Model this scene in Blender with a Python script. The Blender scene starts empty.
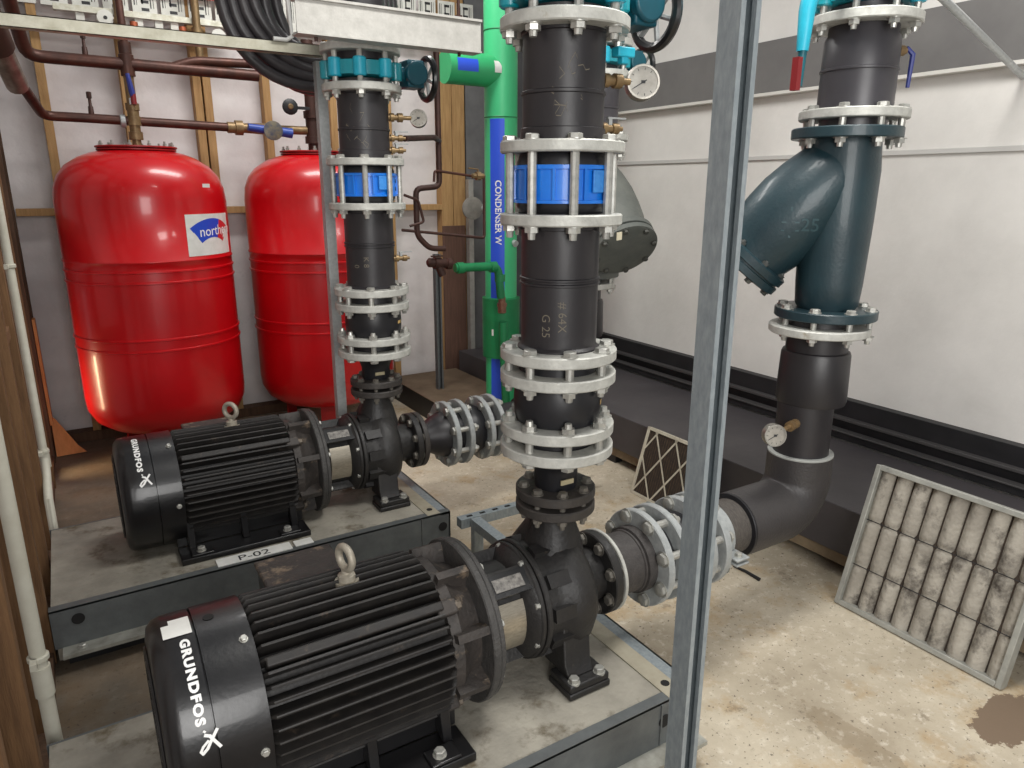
import bpy, bmesh, math, random
from mathutils import Vector as V, Matrix, noise
random.seed(7)
C = bpy.context.scene.collection
PI = math.pi
rad = math.radians

# ------------------------------------------------------------------ materials
MATS = {}
def lin(c):
    return tuple((x/255/12.92 if x/255 <= .04045 else ((x/255+.055)/1.055)**2.4) for x in c)
def mat(name, rgb, rough=.5, metal=0., rgb2=None, nscale=8., namt=.5, bump=0., bscale=60., coat=0., rr=.12, detail=6., stretch=None, spec=.5, dirt=None, emit=0.):
    if name in MATS: return MATS[name]
    m = bpy.data.materials.new(name); m.use_nodes = True
    nt = m.node_tree; N = nt.nodes; L = nt.links; b = N['Principled BSDF']
    b.inputs['Roughness'].default_value = rough; b.inputs['Metallic'].default_value = metal
    b.inputs['Specular IOR Level'].default_value = spec
    b.inputs['Coat Weight'].default_value = coat
    b.inputs['Coat Roughness'].default_value = .08
    col = lin(rgb)+(1,)
    b.inputs['Base Color'].default_value = col
    tc = N.new('ShaderNodeTexCoord'); out = tc.outputs['Object']
    if stretch:
        mp = N.new('ShaderNodeMapping'); mp.inputs['Scale'].default_value = stretch
        L.new(out, mp.inputs['Vector']); out = mp.outputs['Vector']
    last = None
    if rgb2:
        n = N.new('ShaderNodeTexNoise'); n.inputs['Scale'].default_value = nscale; n.inputs['Detail'].default_value = detail
        n.inputs['Roughness'].default_value = .62
        L.new(out, n.inputs['Vector'])
        r = N.new('ShaderNodeValToRGB'); r.color_ramp.elements[0].position = .5-.5*namt*.6; r.color_ramp.elements[1].position = .5+.5*namt*.6
        r.color_ramp.elements[0].color = lin(rgb2)+(1,); r.color_ramp.elements[1].color = col
        L.new(n.outputs['Fac'], r.inputs['Fac']); last = r.outputs['Color']
        mr = N.new('ShaderNodeMapRange'); mr.inputs['To Min'].default_value = min(1, rough+rr); mr.inputs['To Max'].default_value = max(.03, rough-rr*.5)
        L.new(n.outputs['Fac'], mr.inputs['Value']); L.new(mr.outputs['Result'], b.inputs['Roughness'])
    if dirt:
        n = N.new('ShaderNodeTexNoise'); n.inputs['Scale'].default_value = dirt[1]; n.inputs['Detail'].default_value = 9; n.inputs['Roughness'].default_value = .7
        L.new(out, n.inputs['Vector'])
        r = N.new('ShaderNodeValToRGB'); r.color_ramp.elements[0].position = dirt[2]; r.color_ramp.elements[1].position = dirt[2]+.12
        L.new(n.outputs['Fac'], r.inputs['Fac'])
        mx = N.new('ShaderNodeMix'); mx.data_type = 'RGBA'
        L.new(r.outputs['Color'], mx.inputs[0])
        if last: L.new(last, mx.inputs[6])
        else: mx.inputs[6].default_value = col
        mx.inputs[7].default_value = lin(dirt[0])+(1,)
        last = mx.outputs[2]
    if last: L.new(last, b.inputs['Base Color'])
    if bump:
        n = N.new('ShaderNodeTexNoise'); n.inputs['Scale'].default_value = bscale; n.inputs['Detail'].default_value = 5
        L.new(out, n.inputs['Vector'])
        bp = N.new('ShaderNodeBump'); bp.inputs['Strength'].default_value = bump; bp.inputs['Distance'].default_value = .01
        L.new(n.outputs['Fac'], bp.inputs['Height']); L.new(bp.outputs['Normal'], b.inputs['Normal'])
    if emit:
        b.inputs['Emission Color'].default_value = col; b.inputs['Emission Strength'].default_value = emit
    MATS[name] = m
    return m

galv = mat('galvanised', (190,193,192), .42, .4, (158,161,161), 60, .9, .05, 200)
ringm = mat('zinc_flange', (200,200,193), .5, .2, (164,164,158), 30, .8, .12, 120, dirt=((150,140,118), 14, .62))
galvd = mat('galv_dull', (170,173,172), .5, .2, (138,142,142), 45, .9, .15, 120)
boltm = mat('zinc_bolt', (196,195,188), .38, .6, (150,150,145), 40, .7)
strutm = mat('strut_galv', (160,168,171), .42, .35, (124,133,138), 90, .9, .06, 260, stretch=(1,1,.35))
blk = mat('black_paint', (16,16,18), .33, 0, (23,22,23), 9, .6, .05, 90, coat=.25)
finm = mat('black_fins', (24,22,22), .5, 0, (40,37,34), 16, .7, .12, 70, dirt=((72,62,53), 26, .6))
castm = mat('black_casting', (26,25,26), .48, 0, (38,36,34), 14, .7, .2, 90, dirt=((84,74,62), 20, .66))
dustm = mat('dusty_casting', (62,56,52), .6, 0, (42,39,37), 18, .8, .35, 60, dirt=((122,106,88), 16, .56))
dflange = mat('dark_flange', (46,44,44), .5, .1, (66,61,56), 20, .8, .2, 80)
pipe = mat('black_pipe', (42,39,41), .4, 0, (32,30,33), 7, .8, .04, 60, dirt=((78,70,66), 22, .68))
rubber = mat('rubber', (30,30,34), .38, 0, (22,22,25), 12, .6)
rough_pipe = mat('taped_pipe', (92,86,80), .7, 0, (58,54,51), 60, .9, .5, 160, stretch=(4,1,1))
blue = mat('valve_blue', (12,122,224), .38, 0, (8,104,204), 10, .6, coat=.3)
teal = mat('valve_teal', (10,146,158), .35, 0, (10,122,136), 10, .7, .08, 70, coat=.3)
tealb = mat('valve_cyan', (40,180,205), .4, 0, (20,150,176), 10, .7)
wye = mat('strainer_green', (30,56,63), .42, 0, (23,43,50), 5, .7, .1, 90, coat=.15)
wyeg = mat('strainer_grey', (98,100,94), .6, 0, (74,78,75), 9, .8, .2, 60)
red = mat('tank_red', (196,6,18), .3, 0, (180,5,15), 3, .5, coat=.3, rr=.04)
copper = mat('copper_pipe', (98,60,48), .42, .4, (48,33,30), 11, .9, .05, 60)
iron = mat('dark_copper', (78,50,42), .5, .4, (50,34,30), 20, .9)
brass = mat('brass', (150,126,90), .42, .5, (104,82,56), 20, .8)
green = mat('green_plastic', (68,190,128), .4, 0, (58,176,116), 4, .7)
dgreen = mat('dark_green_plastic', (26,128,76), .42, 0, (20,108,64), 8, .7)
bluel = mat('blue_label', (40,80,205), .45)
white = mat('white_plastic', (222,222,214), .45, 0, (204,204,194), 12, .6)
paper = mat('white_label', (226,226,222), .5, 0, (208,208,202), 20, .6)
ink = mat('white_ink', (232,232,230), .5)
dink = mat('dark_ink', (28,28,30), .5)
steel = mat('stainless', (196,188,172), .3, .8, (150,142,128), 50, .8, stretch=(1,30,1))
woodl = mat('timber_brown', (134,100,66), .78, 0, (88,62,40), 6, .8, .25, 40, stretch=(9,9,.8), detail=8, dirt=((58,38,26), 3, .62))  # darker brown timber for the left wall
wood = mat('timber', (186,150,100), .72, 0, (146,110,68), 6, .8, .25, 40, stretch=(9,9,.8), detail=8, dirt=((88,64,42), 3, .64))
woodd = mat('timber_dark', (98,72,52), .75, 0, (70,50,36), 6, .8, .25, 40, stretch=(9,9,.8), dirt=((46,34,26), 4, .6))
wood_sunlit = mat('plywood', (220,150,92), .7, 0, (196,128,74), 8, .7, stretch=(6,6,1))  # orange holds the warm sunlight of the left corner
wrap = mat('wall_wrap', (228,223,221), .5, 0, (200,194,193), 2.4, .8, .6, 9, dirt=((196,190,190), 7, .6))
blackbox = mat('black_duct', (72,68,70), .45, 0, (54,51,54), 2.5, .8, .05, 30, dirt=((78,76,80), 5, .62))
blackrail = mat('black_rail', (22,22,24), .5, 0, (34,33,35), 10, .6)
greym = mat('grey_band', (112,110,108), .6, 0, (98,96,95), 3, .6)
conduit = mat('conduit_white', (206,204,190), .5, 0, (186,182,166), 10, .7)
rail = mat('rail_metal', (212,212,200), .35, .3, (176,172,150), 30, .8)
beamm = mat('beam_grey', (196,194,188), .5, .15, (168,166,160), 26, .9, .08, 120)
glass = mat('gauge_dial', (168,164,154), .3, 0, (122,116,107), 18, .7, coat=.5)
hose = mat('hose_black', (40,38,40), .36, 0, (64,60,62), 10, .8, .05, 50)
bluep = mat('handle_blue', (40,52,130), .45)
redp = mat('handle_red', (120,22,26), .45)
redl = mat('red_tape', (205,60,66), .5)
fabric = mat('filter_media', (176,170,158), .95, 0, (108,102,93), 7, 1., .5, 70, dirt=((66,60,54), 5, .54))
dmedia = mat('dark_media', (42,36,32), .9, 0, (70,58,48), 30, .8, .5, 90)
frame_al = mat('filter_frame', (176,176,168), .5, .3, (140,140,134), 16, .8)
card = mat('card_frame', (222,216,198), .7, 0, (176,168,150), 14, .8)
chalk = mat('chalk_ink', (112,105,92), .85)

def floor_mat():
    m = bpy.data.materials.new('concrete_floor'); m.use_nodes = True
    nt = m.node_tree; N = nt.nodes; L = nt.links; b = N['Principled BSDF']; b.inputs['Roughness'].default_value = .72
    g = N.new('ShaderNodeNewGeometry')
    def noi(s, d=8, r=.65):
        n = N.new('ShaderNodeTexNoise'); n.inputs['Scale'].default_value = s; n.inputs['Detail'].default_value = d; n.inputs['Roughness'].default_value = r
        L.new(g.outputs['Position'], n.inputs['Vector']); return n.outputs['Fac']
    def ramp(f, p0, p1, c0, c1):
        r = N.new('ShaderNodeValToRGB'); e = r.color_ramp.elements; e[0].position = p0; e[1].position = p1; e[0].color = c0; e[1].color = c1
        L.new(f, r.inputs['Fac']); return r.outputs['Color']
    def mix(f, a, c):
        x = N.new('ShaderNodeMix'); x.data_type = 'RGBA'; L.new(f, x.inputs[0])
        if isinstance(a, tuple): x.inputs[6].default_value = a
        else: L.new(a, x.inputs[6])
        if isinstance(c, tuple): x.inputs[7].default_value = c
        else: L.new(c, x.inputs[7])
        return x.outputs[2]
    K = (0,0,0,1); W = (1,1,1,1)
    base = ramp(noi(1.6), .35, .65, lin((158,146,126))+(1,), lin((204,193,172))+(1,))
    base = mix(ramp(noi(28, 6, .7), .54, .68, K, (.6,)*3+(1,)), base, lin((222,214,198))+(1,))
    base = mix(ramp(noi(3.1, 9, .7), .52, .64, K, (.65,)*3+(1,)), base, lin((168,140,98))+(1,))
    base = mix(ramp(noi(9, 9, .75), .58, .66, K, (.6,)*3+(1,)), base, lin((112,98,80))+(1,))
    base = mix(ramp(noi(75, 4, .6), .62, .68, K, (.8,)*3+(1,)), base, lin((78,68,56))+(1,))
    # damp brown floor left of the plinths' right-hand end, darkened to paint the shadows behind them
    sx = N.new('ShaderNodeSeparateXYZ'); L.new(g.outputs['Position'], sx.inputs[0])
    def mr(src, a, c_):
        x = N.new('ShaderNodeMapRange'); x.inputs['From Min'].default_value = a; x.inputs['From Max'].default_value = c_; L.new(src, x.inputs['Value']); return x.outputs['Result']
    def mth(op, p, q):
        x = N.new('ShaderNodeMath'); x.operation = op; x.use_clamp = True
        L.new(p, x.inputs[0])
        if isinstance(q, float): x.inputs[1].default_value = q
        else: L.new(q, x.inputs[1])
        return x.outputs[0]
    wob = mth('MULTIPLY', noi(2.2), 1.0)
    lx = mr(sx.outputs['X'], 1.35, .75)
    lx = mth('MULTIPLY', lx, .8)
    base = mix(lx, base, mix(ramp(noi(4), .4, .6, K, W), lin((52,40,31))+(1,), lin((84,65,47))+(1,)))
    # water stain by the large filter
    def blob(cx, cy, rx, ry, amp):
        a = N.new('ShaderNodeMath'); a.operation = 'SUBTRACT'; L.new(sx.outputs['X'], a.inputs[0]); a.inputs[1].default_value = cx
        a2 = N.new('ShaderNodeMath'); a2.operation = 'DIVIDE'; L.new(a.outputs[0], a2.inputs[0]); a2.inputs[1].default_value = rx
        a3 = N.new('ShaderNodeMath'); a3.operation = 'POWER'; L.new(a2.outputs[0], a3.inputs[0]); a3.inputs[1].default_value = 2
        c1 = N.new('ShaderNodeMath'); c1.operation = 'SUBTRACT'; L.new(sx.outputs['Y'], c1.inputs[0]); c1.inputs[1].default_value = cy
        c2 = N.new('ShaderNodeMath'); c2.operation = 'DIVIDE'; L.new(c1.outputs[0], c2.inputs[0]); c2.inputs[1].default_value = ry
        c3 = N.new('ShaderNodeMath'); c3.operation = 'POWER'; L.new(c2.outputs[0], c3.inputs[0]); c3.inputs[1].default_value = 2
        s = N.new('ShaderNodeMath'); s.operation = 'ADD'; L.new(a3.outputs[0], s.inputs[0]); L.new(c3.outputs[0], s.inputs[1])
        s2 = N.new('ShaderNodeMath'); s2.operation = 'ADD'; L.new(s.outputs[0], s2.inputs[0])
        nn = N.new('ShaderNodeMath'); nn.operation = 'MULTIPLY'; L.new(noi(9, 8, .7), nn.inputs[0]); nn.inputs[1].default_value = amp
        L.new(nn.outputs[0], s2.inputs[1])
        s3 = N.new('ShaderNodeMath'); s3.operation = 'MULTIPLY'; L.new(s2.outputs[0], s3.inputs[0]); s3.inputs[1].default_value = .2
        return ramp(s3.outputs[0], (amp*.5+.93)*.2, (amp*.5+1.03)*.2, W, K)
    base = mix(blob(2.17, .735, .16, .075, 4.5), base, lin((120,102,84))+(1,))
    base = mix(mth('MULTIPLY', blob(1.70, .92, .05, .2, 5.0), .35), base, lin((112,92,62))+(1,))
    L.new(base, b.inputs['Base Color'])
    bp = N.new('ShaderNodeBump'); bp.inputs['Strength'].default_value = .25; bp.inputs['Distance'].default_value = .01
    L.new(noi(24, 8, .7), bp.inputs['Height']); L.new(bp.outputs['Normal'], b.inputs['Normal'])
    return m
def top_mat():
    return mat('plinth_concrete', (168,163,150), .68, 0, (98,94,86), 3.2, .7, .3, 50, dirt=((86,76,58), 5, .54))

# ------------------------------------------------------------------ mesh builder
def frame(ax):
    ax = V(ax).normalized(); ref = V((0,0,1)) if abs(ax.z) < .9 else V((1,0,0))
    u = ax.cross(ref).normalized(); w = ax.cross(u).normalized(); return ax, u, w
class MB:
    def __init__(s): s.bm = bmesh.new(); s.mi = 0
    def face(s, vs):
        try: f = s.bm.faces.new(vs); f.material_index = s.mi; return f
        except ValueError: return None
    def box(s, c, d, rot=None):
        c = V(c); R_ = rot if rot else Matrix.Identity(3)
        vs = [s.bm.verts.new(c + R_ @ V((x*d[0]/2, y*d[1]/2, z*d[2]/2))) for x in (-1,1) for y in (-1,1) for z in (-1,1)]
        for q in ((0,1,3,2),(4,6,7,5),(0,4,5,1),(2,3,7,6),(0,2,6,4),(1,5,7,3)): s.face([vs[i] for i in q])
        return s
    def box2(s, a, b):
        a = V(a); b = V(b); return s.box((a+b)/2, [abs(b[i]-a[i]) for i in range(3)])
    def lathe(s, prof, o, ax, seg=32, a0=0, a1=2*PI, cap=True):
        ax, u, w = frame(ax); o = V(o); full = abs(a1-a0-2*PI) < 1e-6
        n = seg if full else seg+1
        rings = []
        for t, r in prof:
            rings.append([s.bm.verts.new(o+ax*t+(u*math.cos(a0+(a1-a0)*i/seg)+w*math.sin(a0+(a1-a0)*i/seg))*max(r, 1e-5)) for i in range(n)])
        for A, B_ in zip(rings, rings[1:]):
            for i in range(n if full else n-1):
                j = (i+1) % n; s.face((A[i], A[j], B_[j], B_[i]))
        if cap and full: s.face(rings[0][::-1]); s.face(rings[-1])
        return s
    def cyl(s, p, q, r, r2=None, seg=24):
        p = V(p); q = V(q); return s.lathe([(0,r),((q-p).length, r if r2 is None else r2)], p, q-p, seg)
    def ring(s, o, ax, t0, t1, ro, ri, seg=48):
        e = min(.003, (t1-t0)*.2)
        prof = [(t0,ri),(t0,ro-e),(t0+e,ro),(t1-e,ro),(t1,ro-e),(t1,ri)]
        a, u, w = frame(ax); o = V(o); R_ = []
        for t, r in prof: R_.append([s.bm.verts.new(o+a*t+(u*math.cos(2*PI*i/seg)+w*math.sin(2*PI*i/seg))*r) for i in range(seg)])
        for k in range(len(R_)):
            A = R_[k]; B_ = R_[(k+1) % len(R_)]
            for i in range(seg): s.face((A[i], A[(i+1)%seg], B_[(i+1)%seg], B_[i]))
        return s
    def tube(s, pts, r, seg=12, cap=True, closed=False):
        pts = [V(p) for p in pts]; n = len(pts); rr = r if isinstance(r, (list, tuple)) else [r]*n
        t0 = (pts[1]-pts[0]).normalized(); _, u, w = frame(t0); rings = []
        prev = t0
        for i, p in enumerate(pts):
            if closed: t = (pts[(i+1)%n]-pts[i-1]).normalized()
            elif i == 0: t = t0
            elif i == n-1: t = (pts[-1]-pts[-2]).normalized()
            else: t = ((pts[i+1]-p).normalized()+(p-pts[i-1]).normalized()).normalized()
            q = prev.rotation_difference(t); u = q @ u; w = q @ w; prev = t
            rings.append([s.bm.verts.new(p+(u*math.cos(2*PI*k/seg)+w*math.sin(2*PI*k/seg))*rr[i]) for k in range(seg)])
        prs = list(zip(rings, rings[1:])) + ([(rings[-1], rings[0])] if closed else [])
        for A, B_ in prs:
            for k in range(seg): s.face((A[k], A[(k+1)%seg], B_[(k+1)%seg], B_[k]))
        if cap and not closed: s.face(rings[0][::-1]); s.face(rings[-1])
        return s
    def torus(s, c, ax, R_, r, seg=32, s2=10):
        a, u, w = frame(ax); c = V(c)
        return s.tube([c+(u*math.cos(2*PI*i/seg)+w*math.sin(2*PI*i/seg))*R_ for i in range(seg)], r, s2, closed=True)
    def prism(s, poly, o, U, W, T):
        """poly 2D in (U,W), extruded along vector T"""
        o = V(o); U = V(U); W = V(W); T = V(T)
        A = [s.bm.verts.new(o+U*x+W*y) for x, y in poly]; B_ = [s.bm.verts.new(o+U*x+W*y+T) for x, y in poly]
        n = len(poly)
        for i in range(n): s.face((A[i], A[(i+1)%n], B_[(i+1)%n], B_[i]))
        s.face(A[::-1]); s.face(B_)
        return s
    def hexa(s, o, ax, t0, t1, r): return s.lathe([(t0,r),(t1,r)], o, ax, 6)
    def build(s, name, mats, parent=None, loc=None, bevel=0, smooth=38):
        bmesh.ops.recalc_face_normals(s.bm, faces=s.bm.faces)
        me = bpy.data.meshes.new(name); off = V(loc) if loc is not None else V((0,0,0))
        if parent is not None: off = V(parent['_o'])
        bmesh.ops.translate(s.bm, verts=s.bm.verts, vec=-off)
        s.bm.to_mesh(me); s.bm.free()
        for m in (mats if isinstance(mats, (list, tuple)) else [mats]): me.materials.append(m)
        me.shade_smooth(); me.set_sharp_from_angle(angle=rad(smooth))
        o = bpy.data.objects.new(name, me); C.objects.link(o)
        if parent is not None: o.parent = parent; o['_o'] = parent['_o']
        else: o.location = off; o['_o'] = tuple(off)
        if bevel:
            b = o.modifiers.new('bevel', 'BEVEL'); b.width = bevel; b.segments = 2; b.limit_method = 'ANGLE'; b.angle_limit = rad(40)
        return o
def tag(o, label, cat, group=None):
    o['label'] = label; o['category'] = cat
    if group: o['group'] = group
    return o
def thing(name, loc, label, cat, group=None):
    o = bpy.data.objects.new(name, None); C.objects.link(o); o.location = loc; o['_o'] = tuple(loc); o.empty_display_size = .05
    return tag(o, label, cat, group)
def struct(o): o['kind'] = 'structure'; return o

_boltc = {}
def bolts(parent, o, ax, rc, n, t0, t1, size=.012, a0=None, m=None, thread=.012, name='bolt'):
    """through bolts: head outside t1, nut outside t0, thread beyond the nut"""
    m = m or boltm; key = (round(t1-t0, 4), size, m.name, thread)
    if key not in _boltc:
        b = MB(); L_ = t1-t0
        b.lathe([(0,size*.62),(L_,size*.62)], (0,0,0), (0,0,1), 10)
        b.lathe([(L_,size*1.25),(L_+.002,size*1.25)], (0,0,0), (0,0,1), 14); b.lathe([(L_+.002,size),(L_+.0112,size),(L_+.013,size*.8)], (0,0,0), (0,0,1), 6)
        b.lathe([(-.002,size*1.25),(0,size*1.25)], (0,0,0), (0,0,1), 14); b.lathe([(-.0145,size),(-.002,size)], (0,0,0), (0,0,1), 6)
        if thread: b.lathe([(-.0145-thread,size*.5),(-.0145,size*.58)], (0,0,0), (0,0,1), 10)
        bmesh.ops.recalc_face_normals(b.bm, faces=b.bm.faces)
        me = bpy.data.meshes.new('bolt'); b.bm.to_mesh(me); b.bm.free(); me.materials.append(m); me.shade_smooth(); me.set_sharp_from_angle(angle=rad(30)); _boltc[key] = me
    a, u, w = frame(ax); q = V((0,0,1)).rotation_difference(a); off = V(parent['_o'])
    for i in range(n):
        an = (PI/n if a0 is None else a0)+2*PI*i/n
        ob = bpy.data.objects.new(name, _boltc[key]); C.objects.link(ob); ob.parent = parent
        ob.location = V(o)+a*t0+(u*math.cos(an)+w*math.sin(an))*rc-off
        ob.rotation_mode = 'QUATERNION'; ob.rotation_quaternion = q @ __import__('mathutils').Quaternion((0,0,1), random.random()*1)
def screw(parent, p, nrm, size, m=boltm, name='bolt'):
    b = MB(); n = V(nrm).normalized(); b.lathe([(-.004,size*1.2),(.001,size*1.2)], p, n, 12); b.lathe([(0,size),(size*.9,size),(size*1.05,size*.8)], p, n, 6)
    return b.build(name, m, parent)

def text_mesh(b, txt, size, fn, bold=0., align='LEFT', shear=0):
    """flat glyphs mapped through fn(u, v) -> world point"""
    cu = bpy.data.curves.new('t', 'FONT'); cu.body = txt; cu.size = size; cu.align_x = align; cu.offset = bold; cu.fill_mode = 'FRONT'; cu.shear = shear; cu.resolution_u = 3; cu.space_character = 1.22 if txt == 'GRUNDFOS' else 1
    ob = bpy.data.objects.new('t', cu); C.objects.link(ob)
    dg = bpy.context.evaluated_depsgraph_get(); me = bpy.data.meshes.new_from_object(ob.evaluated_get(dg))
    vs = [b.bm.verts.new(fn(v.co.x, v.co.y)) for v in me.vertices]
    for p in me.polygons: b.face([vs[i] for i in p.vertices])
    w = max((v.co.x for v in me.vertices), default=0)
    bpy.data.objects.remove(ob); bpy.data.meshes.remove(me); bpy.data.curves.remove(cu)
    return w
def patch(b, fn, u0, u1, v0, v1, nu=8, nv=4, pred=None):
    g = [[b.bm.verts.new(fn(u0+(u1-u0)*i/nu, v0+(v1-v0)*j/nv)) for j in range(nv+1)] for i in range(nu+1)]
    for i in range(nu):
        for j in range(nv):
            b.face((g[i][j], g[i+1][j], g[i+1][j+1], g[i][j+1]))
def stroke(b, pts, w, fn):
    for (x0,y0), (x1,y1) in zip(pts, pts[1:]):
        d = V((x1-x0, y1-y0)); L_ = d.length
        if L_ < 1e-6: continue
        n = V((-d.y, d.x))/L_*w/2; e = d/L_*w*.3
        q = [(x0-e.x+n.x, y0-e.y+n.y), (x1+e.x+n.x, y1+e.y+n.y), (x1+e.x-n.x, y1+e.y-n.y), (x0-e.x-n.x, y0-e.y-n.y)]
        b.face([b.bm.verts.new(fn(*p)) for p in q])

# ------------------------------------------------------------------ room
XL, XR, YB = -.29, 3.25, 4.95
b = MB(); b.box2((-1.2,-2.6,-.1),(XR+.1,YB+.1,0)); struct(b.build('floor', floor_mat()))
# back wall: building wrap with soft quilting
def wrapwall(name, P0, U, W, nu, nv, nrm, amp, m):
    b = MB(); g = []
    for i in range(nu+1):
        row = []
        for j in range(nv+1):
            p = V(P0)+V(U)*i/nu+V(W)*j/nv
            h = noise.noise(p*2.2)*.5+noise.noise(V((p.x*3, p.y, p.z*11)))*.3+noise.noise(p*7)*.2
            row.append(b.bm.verts.new(p+V(nrm)*h*amp))
        g.append(row)
    for i in range(nu):
        for j in range(nv): b.face((g[i][j], g[i+1][j], g[i+1][j+1], g[i][j+1]))
    # a back skin, so that the wall has thickness
    q = [b.bm.verts.new(V(P0)+V(U)*x+V(W)*y-V(nrm)*.06) for x, y in ((0,0),(1,0),(1,1),(0,1))]; b.face(q)
    return struct(b.build(name, m, smooth=80))
wrapwall('wall_back', (XL-.1,YB,0), (XR-XL+.2,0,0), (0,0,3.0), 110, 80, (0,-1,0), .026, wrap)
b = MB(); b.box2((XR,-2.6,0),(XR+.06,YB,3.0))
wallw = mat('painted_wall', (224,221,216), .55, 0, (204,201,196), 2.2, .7, .12, 40, dirt=((150,146,140), 38, .74))
struct(b.build('wall_right', wallw))
# left wall sheathing, with a narrow gap low down by the tank where daylight enters
b = MB()
b.box2((XL-.02,.2,0),(XL,4.28,3.0)); b.box2((XL-.02,4.28,.95),(XL,4.36,3.0)); b.box2((XL-.02,4.36,0),(XL,YB,3.0))
struct(b.build('wall_left', wrap))
n_trim = [0]
def trim(a, c, m, bev=.002):
    n_trim[0] += 1; b = MB(); b.box2(a, c); return struct(b.build('trim_%d' % n_trim[0], m, bevel=bev))
# studs on the back wall
for x, w in ((.02,.045),(.42,.045),(.80,.045),(.855,.045),(1.2,.045),(1.62,.045),(2.0,.045),(2.435,.09),(2.535,.10)):
    trim((x-w/2,YB-.10,.0),(x+w/2,YB-.012,2.9), wood)
for x0, x1 in ((-.2,0),(.045,.395),(.445,.775),(.88,1.175),(1.225,1.595),(1.645,1.975),(2.025,2.39)):
    trim((x0,YB-.10,1.335),(x1,YB-.02,1.375), wood)
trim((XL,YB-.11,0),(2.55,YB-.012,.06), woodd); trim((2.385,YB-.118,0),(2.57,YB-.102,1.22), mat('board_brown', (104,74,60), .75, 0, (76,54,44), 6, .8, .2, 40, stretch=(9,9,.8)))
# left wall studs
for i, y in enumerate((.9,1.3,1.7,2.1,2.5,2.9,3.3,3.72,4.14,4.55,4.85)):
    trim((XL,y-.0225,0),(-.205,y+.0225,2.9), woodd if y > 4.5 else woodl)
for y0, y1, z in ((2.92,3.28,.94),(2.12,2.48,.9),(2.52,2.88,1.35),(3.32,3.7,1.36),(3.74,4.12,.7),(4.16,4.53,1.34),(4.57,4.83,1.34)):
    trim((XL,y0,z),(-.22,y1,z+.045), woodl)
trim((XL,.3,0),(-.21,4.85,.045), woodd)
# right-hand wall: projecting grey band, cladding joint, black skirting rails
trim((XR-.05,-2.6,1.972),(XR,YB,2.22), greym); trim((XR-.012,-2.6,1.640),(XR,YB,1.662), mat('joint', (188,186,182), .6)); trim((XR-.055,-2.6,1.955),(XR,YB,1.972), mat('lip', (206,203,196), .6))
trim((XR-.05,-2.6,.30),(XR,YB,.485), blackrail); trim((XR-.085,-2.6,.385),(XR-.05,YB,.40), mat('rail_edge', (66,64,64), .4)); trim((XR-.11,-2.6,.3),(XR-.085,YB,.335), blackrail); trim((XR-.12,-2.6,.335),(XR-.07,YB,.343), mat('rail_edge', (0,0,0)))
trim((2.60,YB-.09,0),(2.89,YB-.013,2.9), mat('grey_stud', (120,120,120), .6, .2, (100,100,101), 7, .7)); 
trim((2.9,YB-.2,0),(XR,YB-.013,2.9), mat('grey_dark', (84,84,86), .6, .2, (70,70,72), 7, .7))
trim((2.575,YB-.17,0),(2.615,YB-.12,1.55), mat('pale_post', (176,174,168), .5, .3, (150,148,142), 14, .7))
# black duct box along the right-hand wall
t = thing('duct_box', (2.85,1.5,0), 'long low black duct box running along the foot of the white wall', 'duct')
b = MB(); b.box2((2.45,-1.5,.10),(XR-.12,YB-.21,.297)); b.build('casing', blackbox, t, bevel=.004)
for k, (y0, y1) in enumerate(((-1.5,1.2),(1.22,3.2),(3.22,4.7))):
    b = MB(); b.box2((2.47,y0,.045),(2.53,y1,.10)); b.box2((3.0,y0,.0),(3.06,y1,.10)); b.build('timber_batten', mat('batten_pale', (140,124,100), .8, 0, (96,82,64), 8, .8), t)
b = MB()
for y in (-1.2,.0,.9,1.9,2.9,4.0): b.box2((2.475,y,0),(2.525,y+.3,.045))
b.build('packer', blackrail, t)

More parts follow.
